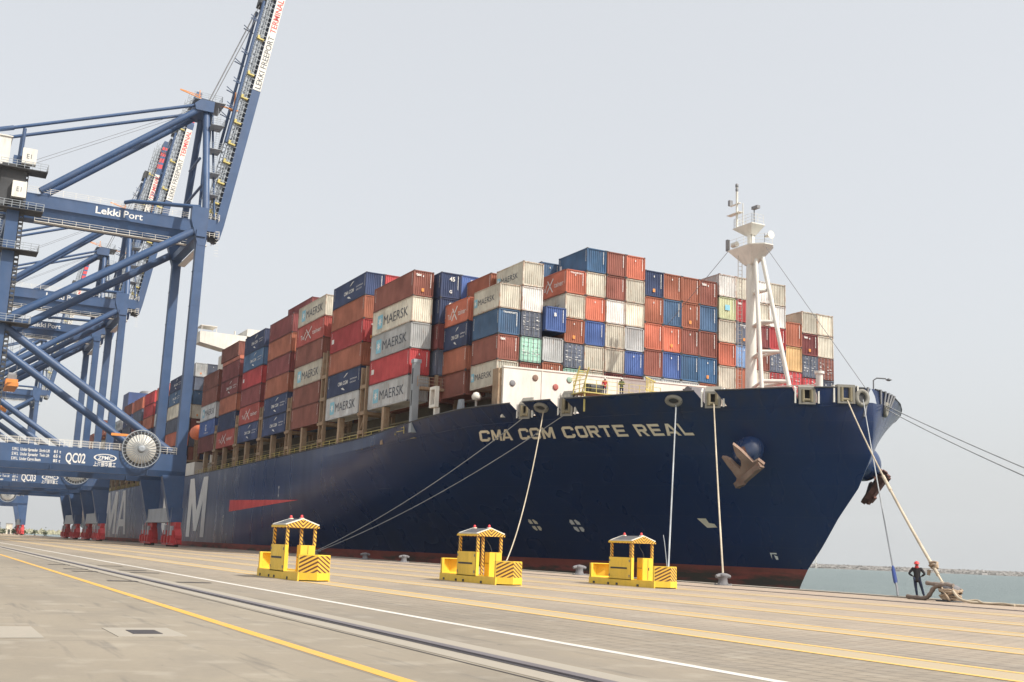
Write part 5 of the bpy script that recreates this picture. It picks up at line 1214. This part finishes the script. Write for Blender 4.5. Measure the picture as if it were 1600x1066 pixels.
Q = MB(); p = Vector((-46.3,33.2,1.05)); q_ = Vector((-47.2,33.6,2.6)); Q.tube([p, p.lerp(q_,.33)+Vector((0,0,.12)), p.lerp(q_,.66)+Vector((0,0,.16)), q_], .018, 5)
tag(Q.build('hanging_chain', M_CRANEL), 'thin pale chain sloping down to the striped end box nearest the bow', 'chain')

# ------------------------------------------------------------------ bollards
def bollard(x, label, y=42.7):
    s = empty('bollard', (x, y, 0)); tag(s, label, 'bollard', 'grey bollards on the quay edge')
    Q = MB(); Q.lathe((0,0,0), [(.52,0),(.52,.06),(.40,.07),(.40,.0)], 16); 
    for k in range(6): a = math.pi*k/3; Q.lathe((.45*math.cos(a),.45*math.sin(a),.06),[(.05,0),(.05,.05),(0,.05)],6)
    Q.build('base_plate', M_BOLL, s)
    Q = MB(); Q.lathe((0,0,.05), [(.34,0),(.27,.16),(.25,.36),(.30,.46),(.32,.54),(.26,.62),(.0,.66)], 16)
    Q.tube([(-.0,-.52,.50),(0,-.3,.54),(0,0,.56),(0,.3,.54),(0,.52,.50)], [.10,.14,.17,.14,.10], 10); Q.tube([(0,0,.5),(-.42,0,.42)], [.16,.10], 8); Q.build('bollard_head', M_BOLL, s)
    return s
BX = [(-130.0,'grey bollard holding the two long lines behind the leftmost shelter'),(-113.7,'small grey bollard on the quay edge right of the leftmost shelter'),(-103.0,'second small grey bollard, between the leftmost and middle shelters'),(-81.6,'grey bollard behind the middle shelter with a pale line on it'),
      (-70.2,'grey bollard on the quay edge just left of the shelter nearest the bow'),(-59.4,'grey bollard hidden behind the shelter nearest the bow'),(-53.9,'grey bollard below the bow with a pale rope rising from it')]
for x, l in BX: bollard(x, l)
# the large bollard wrapped in rope at the right
bb = empty('rope_wrapped_bollard', (-37.4, 42.6, 0)); tag(bb, 'large tee bollard wrapped in tan rope beside the standing worker', 'bollard')
Q = MB(); Q.lathe((.15,0,0), [(.62,0),(.62,.05),(.5,.07)], 16); Q.build('base_plate', M_DARK, bb)
Q = MB(); Q.lathe((.2,0,.05), [(.38,0),(.34,.25),(.40,.45),(.42,.62),(.25,.72),(0,.74)], 16); Q.build('bollard_head', M_BOLL, bb)
rp = MB(); rr_ = random.Random(4)
for k in range(6):
    ty, tx, rad, z0 = rr_.uniform(-.22,.22), rr_.uniform(-.22,.22), rr_.uniform(.38,.50), .16+.075*k
    rp.tube([(.2+rad*math.cos(a*math.pi/12)+rr_.uniform(-.02,.02), rad*math.sin(a*math.pi/12), max(.07, z0+tx*rad*math.cos(a*math.pi/12)+ty*rad*math.sin(a*math.pi/12)+rr_.uniform(-.02,.02))) for a in range(25)], rr_.uniform(.045,.07), 7, caps=False)
rp.tube([(.1,-.45,.62),(.35,-.52,.35),(.62,-.55,.08)], .05, 6); rp.tube([(.55,-.3,.6),(.72,-.2,.35),(.7,.1,.2)], .06, 6)
rp.build('rope_turns', M_ROPEB, bb)
hs_ = empty('chafe_hose', (-37.4, 42.6, 0)); tag(hs_, 'thick grey-brown rope tail curving over the bollard and down behind the worker', 'rope')
def fr(pts, n=8):   # smooth a polyline
    out = []; P = [Vector(p) for p in pts]
    for i in range(len(P)-1):
        a, b, c, d = P[max(i-1,0)], P[i], P[i+1], P[min(i+2,len(P)-1)]
        for k in range(n):
            t = k/n; out.append(.5*((2*b)+(c-a)*t+(2*a-5*b+4*c-d)*t*t+(3*b-a-3*c+d)*t**3))
    out.append(P[-1]); return out
M_HOSE = paint('worn_grey_rope', (0.22,0.17,0.14), 0.9, 0, 0.2, streak=(9,9,9), spread=0.01)
Q = MB(); Q.tube(fr([(-2.1,-.3,.12),(-1.5,-.35,.10),(-.95,-.35,.11),(-.68,-.35,.30),(-.5,-.3,.58),(-.2,-.28,.72),(.2,-.25,.74),(.55,-.2,.74)]), [.10+.012*math.sin(k*.9) for k in range(57)], 9); Q.tube(fr([(-1.0,-.2,.80),(-.4,-.25,.76),(.3,-.2,.78)]), [.095+.01*math.sin(k) for k in range(17)], 9); Q.build('hose', M_HOSE, hs_)
tl = empty('rope_tail', (-36.9, 42.3, 0)); tag(tl, 'frayed yellowish rope tail trailing right along the quay edge from the bollard', 'rope')
Q = MB(); Q.tube(fr([(.1,0,.5),(.6,-.2,.2),(1.1,-.1,.07),(2.0,.25,.05),(3.2,.4,.05),(4.6,.55,.05)]), [.06]*41, 7); Q.tube(fr([(.9,-.15,.1),(1.3,.1,.16),(1.8,.0,.06),(2.5,.3,.09),(3.2,.2,.05)]), .045, 6); Q.build('strand', M_ROPE, tl)

# ------------------------------------------------------------------ mooring lines
def rope(name, a, b, r, mat, label, sag=0.0, n=28, group='mooring lines of the ship'):
    a = Vector(a); b = Vector(b); o = empty(name, tuple(b)); tag(o, label, 'mooring line', group)
    pts = [a.lerp(b, k/n)+Vector((0,0,-sag*4*(k/n)*(1-k/n)))-b for k in range(n+1)]
    Q = MB(); Q.tube(pts, r, 6); Q.build('line', mat, o); return o
rope('mooring_line', hp(-94.6,14.35,-1,.2), (-130.0,42.7,.6), .045, M_ROPED, 'upper of the two long grey lines running left from the bow to a bollard', .9)
rope('mooring_line', hp(-90.3,14.4,-1,.2), (-129.8,42.8,.55), .045, M_ROPED, 'lower of the two long grey lines running left, crossing the ship name', 1.0)
rope('mooring_line', hp(-92.1,14.7,-1,.25), (-81.6,42.7,.6), .055, M_ROPE, 'pale curved slack line hanging to the bollard behind the middle shelter', 1.7)
rope('mooring_line', hp(-80.6,14.9,-1,.25), (-59.4,42.7,.6), .06, M_ROPED, 'straight grey vertical line ending behind the shelter nearest the bow', .2)
rope('mooring_line', hp(-78.0,15.0,-1,.25), (-53.9,42.7,.6), .06, M_ROPE, 'pale straight line dropping to the bollard below the bow', .4)
l6 = rope('mooring_line', hp(-70.9,15.2,-1,.3), (-37.6,42.6,.8), .06, M_ROPE, 'thick tan line running down to the rope-wrapped bollard by the worker', .5)
a6 = hp(-70.9,15.2,-1,.3); b6 = Vector((-37.6,42.6,.8))
Q = MB()
for t0, t1, rr in ((.52,.60,.11),(.60,.97,.085)):
    Q.tube([a6.lerp(b6,t)+Vector((0,0,-.5*4*t*(1-t)))-b6 for t in [t0+(t1-t0)*k/14 for k in range(15)]], rr, 8)
Q.build('spliced_section', M_ROPE, l6)
Q = MB(); pk = a6.lerp(b6,.945)+Vector((0,0,-.1))-b6
Q.tube([pk+Vector((.19*math.cos(a*.9),.12*math.sin(a*1.7),.14*math.sin(a*.9)+.018*a)) for a in range(12)], .065, 7); Q.tube([pk+Vector((-.3,0,-.1)),pk+Vector((-.34,-.02,-.35))], .085, 7); Q.build('knot', M_ROPEB, l6)
Q = MB(); Q.tube([(0,0,0),(.25,-.1,-.1),(.45,0,-.25)], .09, 7); Q.tube([(-.1,0,.1),(-.05,.1,-.2)], .08, 7); Q.build('eye', M_ROPE, l6)
l7 = rope('mooring_line', hp(-70.35,15.3,-1,.3), (-41.3,43.6,.05), .04, M_ROPED, 'thin grey line with a blue sleeve, just left of the worker', .15)
a7 = hp(-70.35,15.3,-1,.3); b7 = Vector((-41.3,43.6,.05))
Q = MB(); Q.tube([a7.lerp(b7,t)-b7 for t in (.905,.915,.935,.955,.962)], [.05,.095,.105,.105,.05], 10); Q.build('blue_sleeve', M_BLUECAN, l7)
Q = MB(); Q.tube([a7.lerp(b7,t)-b7+Vector((.03*math.sin(60*t),0,0)) for t in [.96+.04*k/12 for k in range(13)]], .055, 6); Q.build('chafe_chain', M_STEEL, l7)
rope('mooring_line', hp(-71.0,15.2,1,.2), (-20.0,43.0,.7), .04, M_ROPED, 'upper of the two thin bow lines leaving the picture at the right', .3)
rope('mooring_line', hp(-71.0,14.9,1,.2), (-20.4,43.0,.5), .04, M_ROPED, 'lower of the two thin bow lines leaving the picture at the right', .45)
bollard(-20.2, 'grey bollard outside the picture holding the bow lines', 43.0)

# ------------------------------------------------------------------ people
def skin(name, pts, edges, radii, mat, parent, root=0, sub=2):
    me = bpy.data.meshes.new(name); me.from_pydata(pts, edges, []); o = bpy.data.objects.new(name+'_tmp', me); COL.objects.link(o)
    m = o.modifiers.new('skin', 'SKIN'); s = o.modifiers.new('sub', 'SUBSURF'); s.levels = sub; s.render_levels = sub
    for i, r in enumerate(radii): me.skin_vertices[0].data[i].radius = (r, r) if not isinstance(r, tuple) else r
    me.skin_vertices[0].data[root].use_root = True
    dg = bpy.context.evaluated_depsgraph_get(); nm = bpy.data.meshes.new_from_object(o.evaluated_get(dg)); nm.name = name
    nm.materials.clear(); nm.materials.append(mat); bpy.data.objects.remove(o)
    for p in nm.polygons: p.use_smooth = True
    return obj(name, nm, parent)
def person(loc, rz, label, pose, jacket, trousers, helmet, scale=1.0):
    """local frame: faces +y, x to its right; pose gives hands and feet"""
    p = empty('person', loc, rz); p.scale = (scale,)*3; tag(p, label, 'person')
    hl, hr, el, er, fl, fr_, kl, kr = pose
    pelvis = (0,0,.94); waist = (0,0,1.08); chest = (0,0,1.30); neck = (0,.0,1.48); head = (0,.01,1.58); crown = (0,.0,1.68)
    sl, sr = (-.19,0,1.41), (.19,0,1.41); hipl, hipr = (-.10,0,.90), (.10,0,.90)
    V = [pelvis, waist, chest, neck, head, crown, sl, el, hl, sr, er, hr, hipl, kl, fl, hipr, kr, fr_]
    E = [(0,1),(1,2),(2,3),(3,4),(4,5),(2,6),(6,7),(7,8),(2,9),(9,10),(10,11),(0,12),(12,13),(13,14),(0,15),(15,16),(16,17)]
    Rr = [.12,.11,.13,.055,.085,.07,.065,.042,.030,.065,.042,.030,.085,.055,.04,.085,.055,.04]
    body = skin('body', V, E, Rr, M_SKIN, p)
    Q = MB()   # face: nose, ears
    Q.lathe((0,.095,1.585),[(.012,-.02),(.018,0),(.008,.02)],6); Q.box(-.095,-.08,-.01,.02,1.57,1.62); Q.box(.08,.095,-.01,.02,1.57,1.62)
    for s_ in (-.03,.03): Q.lathe((s_,.088,1.61),[(.002,-.01),(.012,0),(.002,.01)],6)
    Q.build('face', M_SKIN, p)
    j = skin('jacket', [(0,0,.72),(0,0,.96),(0,0,1.14),(0,0,1.32),(0,0,1.43),sl,el,tuple(Vector(hl).lerp(Vector(el),.25)),sr,er,tuple(Vector(hr).lerp(Vector(er),.25))],
             [(0,1),(1,2),(2,3),(3,4),(3,5),(5,6),(6,7),(3,8),(8,9),(9,10)], [(.215,.17),(.18,.145),(.155,.13),(.175,.13),.09,.085,.06,.048,.085,.06,.048], jacket, p)
    legs = skin('trousers', [(0,0,.93),hipl,kl,tuple(Vector(fl)+Vector((0,0,.05))),hipr,kr,tuple(Vector(fr_)+Vector((0,0,.05)))], [(0,1),(1,2),(2,3),(0,4),(4,5),(5,6)], [.13,.10,.07,.058,.10,.07,.058], trousers, p)
    Q = MB()
    for f in (fl, fr_): Q.prism([(f[1]-.10,0),(f[1]+.17,0),(f[1]+.17,.05),(f[1]+.04,.12),(f[1]-.10,.13)], 'x', f[0]-.05, f[0]+.05)
    Q.build('boot', M_DARK, p)
    Q = MB(); Q.lathe((0,.0,1.63), [(.135,0),(.128,.02),(.12,.06),(.095,.11),(.05,.14),(0,.148)], 16); Q.prism([(-.10,.10),(.10,.10),(.07,.175),(-.07,.175)], 'z', 1.63, 1.645); Q.build('hard_hat', helmet, p)
    for h, e, sg in ((hl, el, -1), (hr, er, 1)):   # hands: palm, four curled fingers and thumb
        H = Vector(h); d = (H-Vector(e)).normalized(); s_ = d.cross(Vector((0,0,1))); s_ = s_.normalized() if s_.length > .1 else Vector((0,1,0)); u = s_.cross(d)
        Q = MB(); Q.tube([H, H+d*.05, H+d*.085], [.030,.040,.034], 8)
        for i, ln in enumerate((.060,.072,.068,.052)):
            b0 = H+d*.085+s_*(.030-.02*i); Q.tube([b0, b0+d*ln*.5, b0+d*ln*.8-u*.03, b0+d*ln*.6-u*.055], [.010,.0095,.009,.007], 6)
        b0 = H+d*.03+s_*.035; Q.tube([b0, b0+s_*.025+d*.025, b0+s_*.03+d*.055-u*.01], [.012,.011,.008], 6); Q.build('hand', M_SKIN, p)
    return p
akimbo = ((-.17,.06,1.02),(.17,.06,1.02),(-.37,-.10,1.16),(.37,-.10,1.16),(-.02,.0,.06),(.30,.10,.06),(-.07,.04,.50),(.20,.08,.50))
wk = person((-39.7, 43.2, 0.05), R(40), 'worker with back turned, hands on hips, dark clothes and red hard hat', akimbo, M_CLOTH, M_JEAN, M_REDP, .98)
Q = MB(); vs = []; N = 16
for z, r in ((1.56,.075),(1.51,.085),(1.465,.11),(1.43,.09),(1.39,.03)):
    for k in range(N): a = math.pi+math.pi*k/(N-1); vs.append((r*math.cos(a), r*math.sin(a)*.95-.02, z))
Q.add(vs, [(i*N+k, i*N+k+1, (i+1)*N+k+1, (i+1)*N+k) for i in range(4) for k in range(N-1)], 0, True); Q.build('red_neck_scarf', M_REDC, wk)
down = ((-.27,.08,.80),(.27,.10,.82),(-.27,-.02,1.12),(.27,-.02,1.12),(-.11,0,.06),(.11,.02,.06),(-.11,.03,.5),(.11,.03,.5))
fwd = ((-.16,.38,1.10),(.16,.38,1.12),(-.26,.12,1.12),(.26,.12,1.12),(-.11,0,.06),(.11,.02,.06),(-.11,.03,.5),(.11,.03,.5))
p1 = person((-87.9, 57.55, 16.15), R(-120), 'crew member in dark olive jacket and white helmet on the yellow forecastle platform', fwd, M_HIVIS, M_JEAN, M_WHITE, 1.0)
p2 = person((-88.3, 55.95, 16.15), R(-100), 'crew member with dark red jacket and white helmet beside the dark mooring winch', down, M_REDC, M_JEAN, M_WHITE, .96)

# ------------------------------------------------------------------ hazy air
HAZE = 0.00009
if HAZE:
    Q = MB(); Q.box(-2700, 240, -1600, 2600, -7.5, 140); hz = Q.build('haze', [bpy.data.materials.new('hazy_air')]); tag(hz, kind='stuff')
    m = hz.data.materials[0]; m.use_nodes = True; t = m.node_tree; t.nodes.clear()
    vo = t.nodes.new('ShaderNodeVolumePrincipled'); vo.inputs['Color'].default_value = (0.93, 0.95, 0.98, 1); vo.inputs['Density'].default_value = HAZE; vo.inputs['Anisotropy'].default_value = 0.2
    ou = t.nodes.new('ShaderNodeOutputMaterial'); t.links.new(vo.outputs[0], ou.inputs['Volume'])
